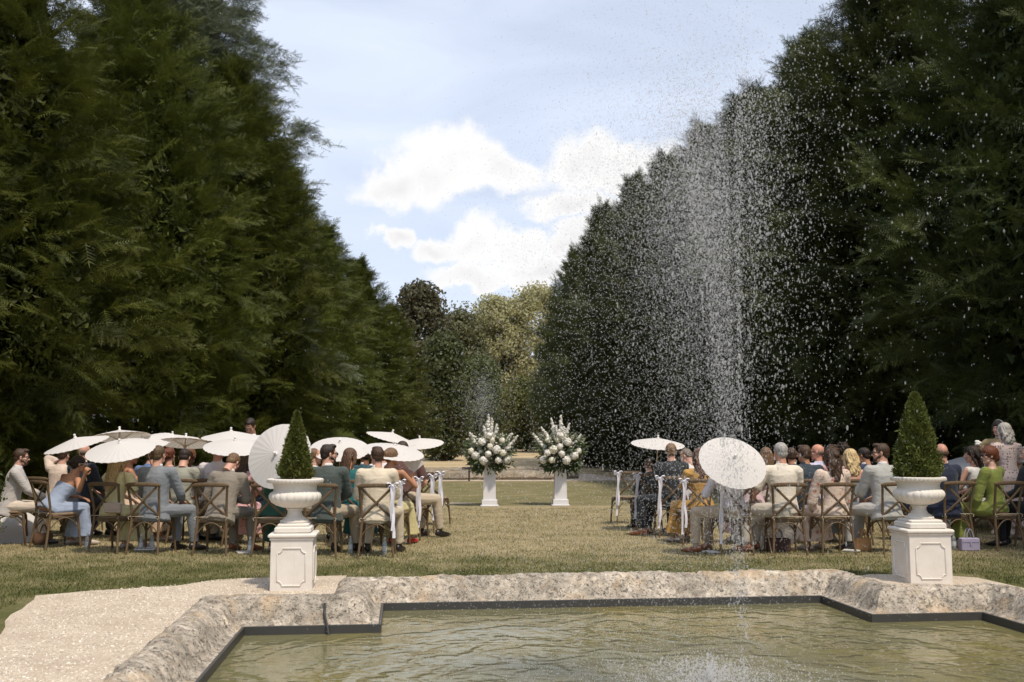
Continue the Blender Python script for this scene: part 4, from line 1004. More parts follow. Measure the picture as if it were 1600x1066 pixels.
HANDS = {g: hand_template(g) for g in (False, True)}
def xf(g, M, mi=None, flipx=False):
    v = g[0].astype(np.float64).copy(); l = g[1]; 
    if flipx:
        v[:, 0] *= -1
        st = np.concatenate([[0], np.cumsum(g[2])]); l = np.concatenate([l[st[i]:st[i + 1]][::-1] for i in range(len(g[2]))]) if len(g[2]) else l
    A = np.array(M); v = v @ A[:3, :3].T + A[:3, 3]; return [v, l, g[2], g[3] if mi is None else mi]
HANDS_L = {g: xf(HANDS[g], Matrix.Identity(4), flipx=True) for g in (False, True)}
def basis(y, zhint):
    y = y.normalized(); x = y.cross(zhint)
    if x.length < 1e-4: x = y.orthogonal()
    x.normalize(); z = x.cross(y); return Matrix((x, y, z)).transposed()
def hair_mesh(style):
    m = MB(); vx = .0075
    def cap(g=.010): m.ball((0, -.020, .036), (.073 + g, .088 + g, .082 + g), 20, 14); m.ball((0, -.055, -.015), (.064 + g * .5, .045 + g, .055), 16, 10)
    if style == 'short': cap(.007); m.ball((0, .02, .085), (.05, .05, .028), 12, 8)
    elif style == 'quiff': cap(.007); m.ball((0, .035, .098), (.056, .055, .030), 12, 8); m.ball((0, -.03, .1), (.055, .06, .026), 12, 8)
    elif style == 'crop': m.ball((0, -.024, .034), (.076, .088, .086), 20, 14); m.ball((0, -.055, -.01), (.064, .045, .045), 16, 10)
    elif style == 'balding': m.ball((0, -.045, -.002), (.078, .066, .050), 16, 12)
    elif style == 'bun': cap(.010); m.ball((0, -.125, .02), (.042, .04, .04), 12, 10)
    elif style == 'updo': cap(.014); m.ball((0, -.09, .04), (.06, .055, .055), 14, 10); m.ball((.0, -.11, -.01), (.045, .04, .04), 12, 10)
    elif style == 'curly':
        cap(.018); r = random.Random(3)
        for k in range(60):
            a = r.random() * 6.28; z = r.uniform(-.05, .1); q = math.sqrt(max(.05, 1 - (z / .115) ** 2)); p = (math.cos(a) * .088 * q, -.03 + math.sin(a) * .09 * q, .03 + z)
            if p[1] < .05: m.ball(p, .017, 8, 6)
    elif style in ('long', 'wavy', 'blonde', 'half', 'bob'):
        cap(.013); wv = .0 if style == 'long' else .016
        L = {'long': .44, 'wavy': .36, 'blonde': .24, 'half': .36, 'bob': .17}[style]
        for k in range(11):
            x = -.075 + .15 * k / 10; e = abs(x) / .075
            P = [(x * .8, -.05 - .035 * (1 - e * e), .05), (x * 1.05, -.075 - .03 * (1 - e), -.03)] + [(x * (1.1 - .25 * f) + wv * math.sin(k * 2 + f * 9), -.085 - .02 * (1 - e) - .02 * f + wv * math.cos(k + f * 8), -.03 - L * f * (1 - .18 * e)) for f in (.2, .4, .6, .8, 1)]
            m.tube(P, [.026, .026, .024, .023, .021, .017, .009], 8)
        for s in (-1, 1): m.tube([(s * .07, .02, .05), (s * .082, .01, -.02), (s * .085, -.02, -.10), (s * .08, -.05, -.17)], [.018, .020, .018, .010], 8)
        if style == 'half': m.ball((0, -.115, .035), (.035, .03, .035), 10, 8)
    elif style == 'fringe': cap(.018); m.ball((0, .05, .055), (.064, .032, .034), 14, 8); m.ball((0, -.075, -.02), (.075, .05, .07), 12, 10)
    me = remesh(m, vx, 2); v = arr(me).astype(np.float64); n = len(v)
    a = np.arctan2(v[:, 1] + .02, v[:, 0]); amp = {'wavy': .006, 'blonde': .007, 'half': .007, 'curly': .005, 'bob': .006}.get(style, .0028)
    d = np.sin(a * 38 + np.sin(v[:, 2] * 40) * 1.5) * .5 + np.sin(a * 17 + v[:, 2] * 60) * .5
    nn = np.stack([np.cos(a), np.sin(a), 0 * a], 1); v += nn * (amp * d)[:, None]
    g = geo(me); g[0] = v; return g
_hm = {}
def beard_mesh():
    m = MB(); m.capsule((-.052, .02, -.045), (-.028, .062, -.088), .020, .018); m.capsule((.052, .02, -.045), (.028, .062, -.088), .020, .018); m.ball((0, .070, -.088), (.032, .020, .026), 12, 8); m.capsule((-.02, .083, -.045), (.02, .083, -.045), .006, .006)
    return geo(remesh(m, .006, 2))
BEARD = beard_mesh()
def glasses_part(m, up):
    o = Vector((0, 0, 0)) if not up else Vector((0, -.01, .085))
    for s in (-1, 1):
        c = o + Vector((s * .031, .096, .004)); m.tube([c + Vector((0, -.003, 0)), c + Vector((0, .003, 0))], [(.025, .019), (.024, .018)], 12, side=(1, 0, 0))
        m.tube([o + Vector((s * .055, .092, .008)), o + Vector((s * .078, .03, .008)), o + Vector((s * .08, -.01, .002))], .0026, 5)
    m.tube([o + Vector((-.01, .098, .008)), o + Vector((.01, .098, .008))], .003, 5)
M_dark = m_plain('dark_lens', (.01, .01, .012), .12, 20, .0); M_whitef = m_plain('white_frame', (.75, .73, .7), .4)
M_eyew = m_plain('eye_white', (.7, .68, .65), .3, 20, 0.0); M_iris = m_plain('iris', (.05, .03, .02), .2, 20, 0.0); M_lip = m_plain('lips', (.42, .16, .13), .45, 60, .05); 
M_shoeB = m_plain('black_leather', (.018, .016, .016), .35, 60, .1); M_shoeT = m_plain('tan_leather', (.24, .09, .04), .4, 60, .1); M_shoeR = m_plain('red_shoe', (.55, .03, .02), .4); M_shoeW = m_plain('pale_shoe', (.5, .42, .36), .5); M_sock = m_plain('sock', (.4, .38, .36), .9)
SHOES = {'b': M_shoeB, 't': M_shoeT, 'r': M_shoeR, 'w': M_shoeW}

def ik(a, b, l1, l2, pole):
    d = b - a; L = min(d.length, (l1 + l2) * .985); L = max(L, .12); dn = d.normalized(); b2 = a + dn * L
    x = (l1 * l1 - l2 * l2 + L * L) / (2 * L); h = math.sqrt(max(0, l1 * l1 - x * x)); p = pole - dn * pole.dot(dn)
    p = p.normalized() if p.length > 1e-4 else dn.orthogonal().normalized(); return a + dn * x + p * h, b2

PG = 'seated wedding guests'
def person(u, d, yaw, label, top='jacket', tc=(.3, .3, .3), leg='trousers', lc=(.3, .3, .3), shoes='b', fem=False, skin=(.50, .30, .21), hair='short', hc=(.06, .035, .02),
           lean=4, side=0, twist=0, hyaw=0, hpitch=0, htilt=0, hl=None, hr=None, gl=False, gr=False, legyaw=0, spread=1.0, kx=0, sc=1.0, stand=False, kind='plain', c2=None, sun=None, beard=False, collar=None, extra_fn=None, cross=False, hipdx=0, dy=0):
    """all positions in the person's own frame: faces +Y, origin on the ground under the hips"""
    root_loc = Vector((gx(u, d), d, 0)); rz = -R(yaw)
    W = Matrix.Translation(root_loc) @ Matrix.Rotation(rz, 4, 'Z') @ Matrix.Scale(sc, 4); Wi = W.inverted()
    H = (.90 if fem else .94) if stand else .535
    hip = Vector((0, dy - (.0 if stand else .06), H)); Q = Matrix.Rotation(-R(lean), 3, 'X'); Q = Matrix.Rotation(R(side), 3, 'Y') @ Q @ Matrix.Rotation(-R(twist), 3, 'Z')
    S = lambda s, x=0, y=0: hip + Q @ Vector((x, y, s))
    wsc = .88 if fem else 1.0; sh = .168 if fem else .192
    shl, shr = S(.465, -sh), S(.465, sh)
    def tgt(t, dflt):
        if t is None: return Vector(dflt)
        if isinstance(t, tuple) and len(t) == 4: return Wi @ Vector(t[:3])     # world
        return Vector(t)
    if stand: dl, dr = (-.25, .08, .80), (.25, .08, .80)
    else: dl, dr = (-.085, .26, .665), (.085, .29, .67)
    wl, wr = tgt(hl, dl), tgt(hr, dr)
    l1, l2 = (.275, .245) if fem else (.295, .262)
    el, wl = ik(shl, wl, l1, l2, Vector((-.75, -.45, -.8))); er, wr = ik(shr, wr, l1, l2, Vector((.75, -.45, -.8)))
    LY = Matrix.Rotation(-R(legyaw), 3, 'Z')
    legs = []
    for s in (-1, 1):
        hj = hip + LY @ Vector((s * .092 * wsc, 0, -.01))
        if stand: kn = Vector((s * .10, .03, H * .52)); an = Vector((s * .11 + .0, 0 - .02 * s, .085))
        else:
            kn = Vector((0, dy - .06, 0)) + LY @ Vector((s * .125 * spread + kx, .415, .515)); an = Vector((0, dy - .06, 0)) + LY @ Vector((s * .13 * spread + kx * 1.2, .40 + (.07 if s > 0 else .0), .085))
            if cross and s > 0: kn += Vector((-.10, .02, .10)); an = kn + Vector((-.12, .13, -.36))
        legs.append((s, hj, kn, an))
    # ---- head frame
    nb = S(.53); HQ = Q.to_4x4().to_3x3(); Hm = Matrix.Rotation(R(side) * .4, 3, 'Y') @ Matrix.Rotation(-R(lean) * .45, 3, 'X') @ Matrix.Rotation(-R(hyaw), 3, 'Z') @ Matrix.Rotation(R(htilt), 3, 'Y') @ Matrix.Rotation(-R(hpitch), 3, 'X')
    hc_ = nb + (Q @ Vector((0, .015, .145)) * .6 + Hm @ Vector((0, .03, .145)) * .4)
    HM = Matrix.Translation(hc_) @ Hm.to_4x4()
    # ---- body
    def torso(m, e, bot=-.08, neck=True, top=.50):
        w1 = wsc
        pts = [S(bot), S(0), S(.10), S(.19), S(.30, 0, .012), S(.40, 0, .008), S(.46), S(top + .012)]
        hp = (.168 if not fem else .17)
        rad = [(hp * .96 + e, .125 + e), (hp + e, .128 + e), ((.152 if not fem else .135) + e, .110 * w1 + e), ((.143 if not fem else .118) + e, .100 * w1 + e), (.158 * w1 + e, .110 + e), (.172 * w1 + e, .110 * w1 + e), (.155 * w1 + e, .085 + e), (.075 + e, .058 + e)]
        m.tube(pts, rad, 16, side=Q @ Vector((1, 0, 0)))
        m.capsule(S(.458, -sh + .012), S(.458, sh - .012), .052 * wsc + e, .052 * wsc + e)
        if fem: m.ball(S(.34, -.06, .085), (.058 + e * .5,) * 3, 12, 8); m.ball(S(.34, .06, .085), (.058 + e * .5,) * 3, 12, 8)
    m = MB(); torso(m, 0)
    m.tube([S(.47), S(.52), nb + (hc_ - nb) * .45], [.07 * wsc, .058 * wsc, .052 * wsc], 12)
    af = .84 if fem else 1.0
    for a, b_, c_ in ((shl, el, wl), (shr, er, wr)):
        m.capsule(a, b_, .052 * af, .039 * af); m.tube([b_, b_.lerp(c_, .3), c_], [.039 * af, .040 * af, .025 * af], 10)
    for s, hj, kn, an in legs:
        m.capsule(hj, kn, .085 * wsc, .056 * wsc); m.tube([kn, kn.lerp(an, .3), an], [.054 * wsc, .055 * wsc, .033 * wsc], 10); m.ball(kn, .054 * wsc, 10, 8)
        fd = (LY @ Vector((s * .12, 1, 0))).normalized(); m.tube([an + Vector((0, 0, 0)) - fd * .03, an - Vector((0, 0, .045)) + fd * .06, an - Vector((0, 0, .06)) + fd * .14], [.034, .033, .02], 8); m.ball(an, .035, 8, 6)
    body = geo(remesh(m, .0135, 2), 0)
    parts = [body] + [xf(HEADS[fem], HM), xf(EYES, HM), xf(IRIS, HM), xf(LIPS, HM), xf(BROW, HM)]
    for (e_, w_, g, hd) in ((el, wl, gl, HANDS_L), (er, wr, gr, HANDS)):
        dr_ = (w_ - e_).normalized()
        if not g and not stand: dr_ = (dr_ + Vector((0, 0, -.25))).normalized()
        zb = Vector((0, 0, 1)) if abs(dr_.z) < .8 else Vector((0, -1, 0))
        if g: zb = Vector((-.3 if hd is HANDS_L else .3, -.9, .2))
        B = basis(dr_, -zb) ; B = Matrix((-B.col[0], B.col[1], -B.col[2])).transposed()
        if B.determinant() < 0: B = Matrix((-B.col[0], B.col[1], B.col[2])).transposed()
        parts.append(xf(hd[g], Matrix.Translation(w_ + dr_ * .012) @ B.to_4x4() @ Matrix.Scale(.95 if fem else 1.04, 4)))
    me = mesh_join('body', parts, [skinmat(skin), M_eyew, M_iris, M_lip, hairmat(hc)])
    o = link('person', me); o.matrix_world = W
    tag(o, label, 'person', None if stand else PG)
    def child(name, g, mat):
        if isinstance(g, MB): g = geo(g.mesh('x', [], True))
        return link(name, mesh_join(name, [g], [mat]), o)
    # ---- clothes
    tm = fabric(tc, kind, c2); lm = fabric(lc) if leg == 'trousers' else tm
    def sleeves(m, e, end, puff=0):
        for a, b_, c_ in ((shl, el, wl), (shr, er, wr)):
            k = .052 * af + e
            if end <= 1: m.tube([a + (a - b_).normalized() * .02, a, a.lerp(b_, end * .5), a.lerp(b_, end)], [k * .8, k + puff, k + puff, k + puff * .5], 12)
            else: m.capsule(a, b_, k, .043 * af + e); m.tube([b_, b_.lerp(c_, .4), b_.lerp(c_, end - 1)], [.043 * af + e, .041 * af + e, .033 * af + e * .8], 12); m.ball(b_, .043 * af + e, 10, 8)
    vox = .0125
    if top in ('jacket', 'shirt', 'shortshirt', 'polo'):
        m = MB(); e = .021 if top == 'jacket' else .015; bot = -.14 if top == 'jacket' else -.06
        torso(m, e, bot); sleeves(m, e * (.9 if top == 'jacket' else .85), {'jacket': 1.94, 'shirt': 1.93, 'shortshirt': .88, 'polo': .8}[top], 0 if top in ('jacket', 'shirt') else .008)
        if top == 'jacket' and not stand: m.tube([S(-.02), S(-.13, 0, -.02)], [(.19, .15), (.215, .155)], 14, side=Q @ Vector((1, 0, 0)))
        if top == 'jacket': m.capsule(S(.475, -.13), S(.475, .13), .036, .036)
        m.tube([S(.49), S(.545, 0, .0)], [(.085 * wsc, .078 * wsc), (.068 * wsc, .067 * wsc)], 14)
        g = geo(remesh(m, vox, 2)); child({'jacket': 'jacket', 'polo': 'polo_shirt'}.get(top, 'shirt'), g, tm)
        if top == 'jacket' or collar:
            m = MB(); m.tube([S(.52), S(.565, 0, .005)], [(.064 * wsc, .064 * wsc), (.060 * wsc, .060 * wsc)], 16); child('shirt_collar', m, fabric(collar or (.62, .60, .60)))
            if top == 'jacket':
                for e_, w_ in ((el, wl), (er, wr)): m = MB(); dd = (w_ - e_).normalized(); m.tube([w_ - dd * .03, w_ - dd * .002], [.034 * af, .033 * af], 12); child('shirt_cuff', m, fabric(collar or (.62, .60, .60)))
    elif top in ('dress', 'strapless', 'slvdress', 'cape'):
        m = MB(); e = .013
        tt = .30 if top == 'strapless' else .47
        pts = [S(-.06), S(0), S(.10), S(.18), S(.30, 0, .012), S(min(.40, tt), 0, .008)]; rd_ = [(.175 + e, .13 + e), (.172 + e, .13 + e), (.135 + e, .097 + e), (.118 + e, .09 + e), (.14 + e, .107 + e), (.150 + e, .10 + e)]
        if top == 'strapless': pts = pts[:5] + [S(.36, 0, .01)]; rd_ = rd_[:5] + [(.150 + e, .108 + e)]
        else: pts += [S(.46), S(.50)]; rd_ += [(.14 + e, .082 + e), (.085 + e, .062 + e)]; m.capsule(S(.458, -sh + .02), S(.458, sh - .02), .044 + e, .044 + e)
        m.tube(pts, rd_, 16, side=Q @ Vector((1, 0, 0))); m.ball(S(.33, -.06, .085), .06 + e * .6, 12, 8); m.ball(S(.33, .06, .085), .06 + e * .6, 12, 8)
        if top == 'slvdress': sleeves(m, .016, .95, .016)
        if top == 'cape': sleeves(m, .03, 1.75, .03); m.tube([shr, er + Vector((.02, 0, -.1)), wr + Vector((0, -.04, -.22))], [(.06, .05), (.07, .06), (.09, .03)], 10); m.tube([shl, el + Vector((-.02, 0, -.1)), wl + Vector((0, -.04, -.22))], [(.06, .05), (.07, .06), (.09, .03)], 10)
        kc = (legs[0][2] + legs[1][2]) / 2; hem = .14
        if stand: m.tube([S(0), Vector((0, 0, .62)), Vector((0, 0, .38)), Vector((0, .0, .20))], [(.185, .145), (.20, .16), (.225, .185), (.25, .21)], 18)
        else:
            ac = (legs[0][3] + legs[1][3]) / 2
            for s, hj, kn, an in legs:
                m.capsule(hj, kn, .102, .078); m.tube([kn, kn.lerp(an, .5), Vector((an.x, an.y, hem + .02))], [.072, .07, .07], 12)
            m.tube([hip - Vector((0, .02, .04)), kc - Vector((0, 0, .01))], [(.205, .098), (.205, .080)], 14, side=LY @ Vector((1, 0, 0)))
            m.tube([kc + Vector((0, -.02, 0)), kc.lerp(ac, .5) + Vector((0, -.01, 0)), Vector((ac.x, ac.y, hem))], [(.205, .085), (.235, .115), (.265, .155)], 16, side=LY @ Vector((1, 0, 0)))
            m.ball(kc, (.19, .09, .08), 14, 10, LY)
        g = geo(remesh(m, vox, 2)); v = g[0].astype(np.float64)
        # hanging folds of the skirt
        zz = np.clip((.62 - v[:, 2]) / .4, 0, 1) * (.014 if not stand else .02); a = np.arctan2(v[:, 1] - kc.y + .12, v[:, 0] - kc.x); f = np.sin(a * 13 + v[:, 2] * 3)
        v[:, 0] += np.cos(a) * f * zz; v[:, 1] += np.sin(a) * f * zz; g[0] = v
        child('dress', g, tm)
    if leg == 'trousers' and top in ('jacket', 'shirt', 'shortshirt', 'polo'):
        m = MB(); m.tube([S(.06), S(-.02), S(-.10)], [(.168, .130), (.188 * wsc, .146 * wsc), (.165, .125)], 16, side=LY @ Vector((1, 0, 0)))
        for s, hj, kn, an in legs:
            m.capsule(hj, kn, .100 * wsc, .072 * wsc); m.ball(kn, .071 * wsc, 12, 8); m.tube([kn, kn.lerp(an, .35), an + (kn - an) * .07], [.070 * wsc, .068 * wsc, .056 * wsc], 12)
        child('trousers', geo(remesh(m, vox, 2)), lm)
        for s, hj, kn, an in legs: m = MB(); m.tube([an + (kn - an) * .25, an - Vector((0, 0, .03))], [.039, .037], 10); child('sock', m, M_sock if shoes != 'b' else M_shoeB)
    for s, hj, kn, an in legs:
        fd = (LY @ Vector((s * .14, 1, 0))).normalized(); b0 = Vector((an.x, an.y, an.z - .085)) if cross and s > 0 and not stand else Vector((an.x, an.y, 0)); m = MB(); h0 = .05 if shoes in ('b', 't') else .035
        m.tube([b0 - fd * .075 + Vector((0, 0, .038)), b0 - fd * .05 + Vector((0, 0, h0 + .012)), b0 + Vector((0, 0, h0 + .01)), b0 + fd * .07 + Vector((0, 0, .042)), b0 + fd * .14 + Vector((0, 0, .032)), b0 + fd * .195 + Vector((0, 0, .024))],
               [(.018, .018), (.034, h0 * .9), (.039, h0 * .95), (.045, .036), (.044, .028), (.022, .016)], 12, side=fd.cross(Vector((0, 0, 1))))
        child('shoe', m, SHOES[shoes])
    # ---- hair and extras on the head
    if hair:
        if hair not in _hm: _hm[hair] = hair_mesh(hair)
        g = xf(_hm[hair], HM); child('hair', g, hairmat(hc))
    if beard: child('beard', xf(BEARD, HM), hairmat(hc))
    if sun:
        m = MB(); glasses_part(m, sun == 'up'); g = geo(m.mesh('x', [], True)); child('sunglasses', xf(g, HM), M_whitef if sun == 'white' else M_dark)
    if extra_fn: extra_fn(child, HM, dict(wl=wl, wr=wr, el=el, er=er, S=S))
    return o
def wv(v): return (v[0], v[1], v[2], 1)
# ================================================================ the guests (u = photograph column, d = distance) with chairs and parasols
GREY = (.20, .205, .215); LGREY = (.42, .40, .38); TAUPE = (.235, .205, .17); SAGE = (.30, .30, .25); CREAM = (.62, .53, .40); NAVY = (.018, .024, .045); BLACKS = (.020, .022, .026)
DGREEN = (.065, .080, .074); LAV = (.60, .56, .62); WHITE = (.70, .68, .68); BEIGE = (.42, .35, .25); BROWN = (.085, .042, .035); STONE = (.50, .45, .36)
TAN = (.42, .22, .13); FAIR = (.56, .33, .25); DARKSK = (.24, .12, .07); PALE = (.62, .40, .31)
BRN = (.060, .034, .020); DBR = (.028, .018, .013); BLND = (.50, .34, .15); LBR = (.17, .10, .055); GRY = (.38, .36, .34); RED = (.13, .042, .022); AUB = (.15, .065, .03)
def hat_clip(colr, pos, r_):
    def f(child, HM, P):
        m = MB(); m.ball(pos, (r_, r_ * .7, r_), 12, 8)
        for k in range(7):
            a = k * .9; m.ball((pos[0] + math.cos(a) * r_ * .6, pos[1] - r_ * .35, pos[2] + math.sin(a) * r_ * .6), r_ * .48, 8, 6)
        child('flower_headpiece', xf(geo(m.mesh('x', [], True)), HM), m_plain('headpiece', colr, .7, 60, .4, .3))
    return f
# ---------------- left block, nearest row
chair(20, 14.0, 68, 'cross-back chair at far left under the person in the pale grey jacket')
person(26, 14.0, 70, 'person in pale grey jacket and cream trousers in side view, leftmost guest', 'jacket', (.47, .44, .42), lc=(.58, .50, .42), hair='quiff', hc=BRN, lean=10, hyaw=-2, beard=True, sun='on', skin=FAIR, hl=(-.05, .36, .64), hr=(.07, .40, .64))
chair(95, 13.6, 38, 'cross-back chair angled right under the person in the pale blue dress')
g2, n2 = parasol(119, 690, 48, 6, 16, False, 'white parasol tilted down to the left above the pale blue dress')
person(90, 13.6, 34, 'person in strapless pale blue dress huddled forward with white sunglasses holding a parasol', 'strapless', (.29, .345, .46), leg=None, shoes='w', fem=True, skin=TAN, hair='bun', hc=DBR, lean=33, side=6, hpitch=-10, hyaw=30, sun='white', hr=wv(at(132, 743, 13.35)), gr=True, hl=(.0, .36, .66), c2=None)
chair(186, 13.1, 14, 'cross-back chair with a quilted handbag hung on it')
g3, n3 = parasol(188, 698, 52, 17, 10, False, 'large white parasol over the long blonde hair, top facing the pool')
person(186, 13.1, 18, 'person in pale yellow satin dress with long blonde hair beneath a large parasol', 'slvdress', (.66, .60, .34), leg=None, shoes='w', fem=True, skin=FAIR, hair='long', hc=(.42, .29, .14), lean=6, hpitch=14, sc=.98, hr=(.24, .22, .74), hl=(.02, .3, .66))
chair(243, 12.95, 8, 'cross-back chair under the person in the blue-grey suit')
person(250, 12.95, 10, 'person in blue-grey suit seen from behind, left foot out, beside the yellow dress', 'jacket', (.19, .205, .225), lc=(.19, .205, .225), skin=FAIR, hair='short', hc=(.10, .065, .035), lean=2, sc=1.03, legyaw=22, kx=.05, hyaw=4, hr=(.16, .30, .64))
chair(343, 12.85, 3, 'cross-back chair under the person in the taupe suit with bowed head')
person(352, 12.85, 8, 'person in taupe suit bending forward with bowed head', 'jacket', TAUPE, lc=TAUPE, skin=FAIR, hair='short', hc=LBR, lean=17, side=3, hpitch=32, hyaw=15, shoes='t', legyaw=16, sc=.99)
chair(432, 12.75, 2, 'cross-back chair partly behind the left urn under the dark green dress')
g9, n9 = parasol(434, 711, 50, 42, 55, False, 'big round parasol facing the camera left of the slim cone tree', d=12.45)
person(432, 12.8, 2, 'person in dark green dress hidden behind a big round parasol', 'dress', (.03, .10, .075), leg=None, shoes='w', fem=True, skin=DARKSK, hair='updo', hc=DBR, lean=8, hl=wv(g9), gl=True)
chair(507, 12.7, 0, 'cross-back chair behind the left pedestal under the dark green jacket')
person(514, 12.7, 2, 'person in dark green jacket and beige trousers with beard, turned to the right', 'jacket', DGREEN, lc=(.40, .34, .25), skin=FAIR, hair='quiff', hc=DBR, hyaw=62, beard=True, sun='on', sc=1.04, legyaw=14, kx=.04, lean=2)
chair(592, 12.62, -3, 'ribboned aisle chair under the person in the cream suit', bow=1)
person(590, 12.62, -3, 'person in cream suit seen from behind on the aisle chair', 'jacket', (.62, .54, .42), lc=(.58, .50, .38), skin=FAIR, hair='quiff', hc=BRN, hyaw=-22, sun='on', sc=1.02, legyaw=8, spread=1.5, shoes='b', lean=3)
# ---------------- left block, second row
chair(82, 15.0, 20, 'cross-back chair behind the pale blue dress under the navy suit')
person(132, 14.9, 25, 'bald person in navy suit behind the pale blue dress', 'jacket', (.030, .036, .05), lc=(.03, .036, .05), skin=(.50, .28, .2), hair='balding', hc=(.16, .11, .08), hpitch=6, hyaw=-4, lean=4, sc=1.04)
person(96, 15.5, 10, 'person in cream jacket with left elbow raised beside the bald guest', 'jacket', (.62, .50, .42), lc=(.5, .42, .34), skin=FAIR, hair='short', hc=BRN, hl=(-.10, .05, 1.12), side=4, lean=4)
chair(212, 14.4, 55, 'cross-back chair behind the yellow dress under bare tanned shoulders')
person(208, 14.4, 62, 'person with bare tanned shoulders in side view beneath the parasols', 'strapless', (.55, .40, .30), leg=None, shoes='w', fem=True, skin=(.40, .20, .12), hair='updo', hc=AUB, hyaw=5, sc=1.0, lean=2)
parasol(187, 678, 47, 8, 4, True, 'highest parasol at left seen from below, above the bald guest', d=14.5)
g4, n4 = parasol(225, 690, 39, 11, 18, False, 'white parasol between the blonde hair and the blue-grey suit', d=14.6)
chair(300, 14.2, 8, 'cross-back chair between the blue-grey and taupe suits')
person(286, 14.2, 12, 'person in sage grey jacket with dark hair leaning between two suits', 'jacket', SAGE, lc=(.40, .37, .31), skin=FAIR, hair='short', hc=DBR, hyaw=-18, hpitch=16, lean=8, legyaw=20, kx=.06)
g5, n5 = parasol(290, 688, 42, 8, -3, True, 'parasol seen from below with its tan ribs over the sage jacket', d=14.9)
g6, n6 = parasol(270, 684, 39, 4, 5, False, 'thin edge-on parasol just behind the ribbed one')
chair(340, 14.3, 4, 'cross-back chair hidden behind the taupe suit')
person(342, 14.3, 4, 'broad person in pale lavender shirt with parasol hiding the head', 'shirt', (.58, .53, .54), lc=BEIGE, skin=(.52, .27, .2), hair='crop', hc=LBR, sc=1.06, lean=3, collar=(.6, .56, .6))
g7, n7 = parasol(361, 679, 44, 6, 1, False, 'shallow white parasol highest above the lavender shirt', d=14.8)
g8, n8 = parasol(367, 694, 40, 11, 0, False, 'white parasol in front of the waiter, left of the big round one', d=13.9)
chair(385, 14.0, 6, 'cross-back chair beside the pink floral dress')
person(380, 13.9, 0, 'person in pink floral dress next to the bowed taupe suit', 'slvdress', (.62, .36, .36), leg=None, shoes='w', fem=True, skin=TAN, hair='wavy', hc=BRN, kind='floral', c2=(.55, .12, .20), sc=.97, hpitch=14)
chair(462, 14.1, 0, 'cross-back chair hidden behind the left urn')
person(492, 14.2, 5, 'person in white shirt mostly hidden by the slim cone tree', 'shirt', WHITE, lc=BEIGE, skin=(.5, .3, .22), hair='crop', hc=LBR, hyaw=55)
chair(548, 13.9, 2, 'cross-back chair between the green and cream suits')
g10, n10 = parasol(531, 697, 44, 18, 0, False, 'wide white parasol behind the head of the bearded guest', d=14.4)
person(548, 13.9, 14, 'person with long straight brown hair in teal dress between two suits', 'slvdress', (.02, .12, .13), leg=None, shoes='w', fem=True, skin=TAN, hair='long', hc=(.11, .06, .035), hyaw=30)
g11, n11 = parasol(616, 701, 45, 12, -8, False, 'white parasol slanting down over the red flower headpiece', d=14.0)
chair(613, 13.75, 8, 'ribboned aisle chair under the guest with the red flower', bow=1)
def fan_fn(child, HM, P):
    m = MB(); c = P['wr'] + Vector((0.02, .02, .06)); n = 15; vs = [c]
    for k in range(n):
        a = R(40 + 100 * k / (n - 1)); vs.append(c + Vector((math.cos(a) * .2, .012 * (k % 2), math.sin(a) * .2)))
    m.add([tuple(p) for p in vs] + [tuple(p + Vector((0, .004, 0))) for p in vs], [(0, k, k + 1) for k in range(1, n)] + [(n + 1, n + 2 + k, n + 1 + k) for k in range(1, n)])
    child('hand_fan', m, M_paper)
    hat_clip((.55, .006, .012), (-.03, -.10, .0), .052)(child, HM, P)
person(612, 13.75, 16, 'person in pale yellow dress with red flower headpiece and sunglasses holding a white fan', 'strapless', (.52, .46, .24), leg=None, shoes='r', fem=True, skin=TAN, hair='updo', hc=LBR, hyaw=38, sun='on', hr=(.20, .26, .93), gr=True, extra_fn=fan_fn)
# ---------------- left block, rows further away
chair(228, 15.8, 6, 'cross-back chair behind the blue-grey suit')
person(230, 15.7, 20, 'person in blue shirt behind the blue-grey suit', 'shirt', (.12, .18, .34), lc=BEIGE, skin=FAIR, hair='short', hc=BRN, lean=14)
person(265, 15.5, -20, 'person with red hair in a dark top glimpsed between two suits', 'dress', (.05, .05, .06), leg=None, fem=True, shoes='w', skin=FAIR, hair='updo', hc=RED, hyaw=30)
def white_flower(child, HM, P):
    m = MB(); c = P['wr'] + (P['wr'] - P['er']).normalized() * .12
    for k in range(9): m.ball(c + Vector((.022 * math.cos(k * 2.4), .022 * math.sin(k * 2.4), .016 * (k % 3))), .018, 8, 6)
    child('white_rose', m, M_white)
person(297, 15.4, 20, 'person with auburn hair raising a white rose behind the sage jacket', 'slvdress', (.66, .62, .62), leg=None, fem=True, shoes='w', skin=FAIR, hair='wavy', hc=AUB, hyaw=10, hr=(.30, .26, 1.02), gr=True, extra_fn=white_flower)
person(571, 15.2, 12, 'person in dark teal jacket with pink flowers, behind the teal dress', 'jacket', (.03, .075, .10), lc=NAVY, skin=DARKSK, hair='short', hc=DBR, hyaw=-40, extra_fn=hat_clip((.55, .22, .22), (-.02, .02, -.19), .06))
chair(643, 14.8, 10, 'ribboned aisle chair under the person in the brown shirt', bow=1)
person(636, 14.8, 6, 'person in brown polo shirt leaning forward under the parasols', 'polo', (.115, .062, .056), lc=(.48, .40, .30), skin=FAIR, hair='short', hc=(.05, .03, .025), lean=14, side=-8, sc=1.1, hpitch=20, legyaw=26, kx=.08, hr=(.1, .32, .68))
g12, n12 = parasol(612, 681, 39, 5, -14, False, 'thin white parasol tilting down to the right, highest near the aisle')
g13, n13 = parasol(656, 690, 37, 8, 4, False, 'rightmost white parasol of the left guests beside the aisle')
chair(666, 16.0, 12, 'empty ribboned aisle chair behind the brown shirt', bow=1)
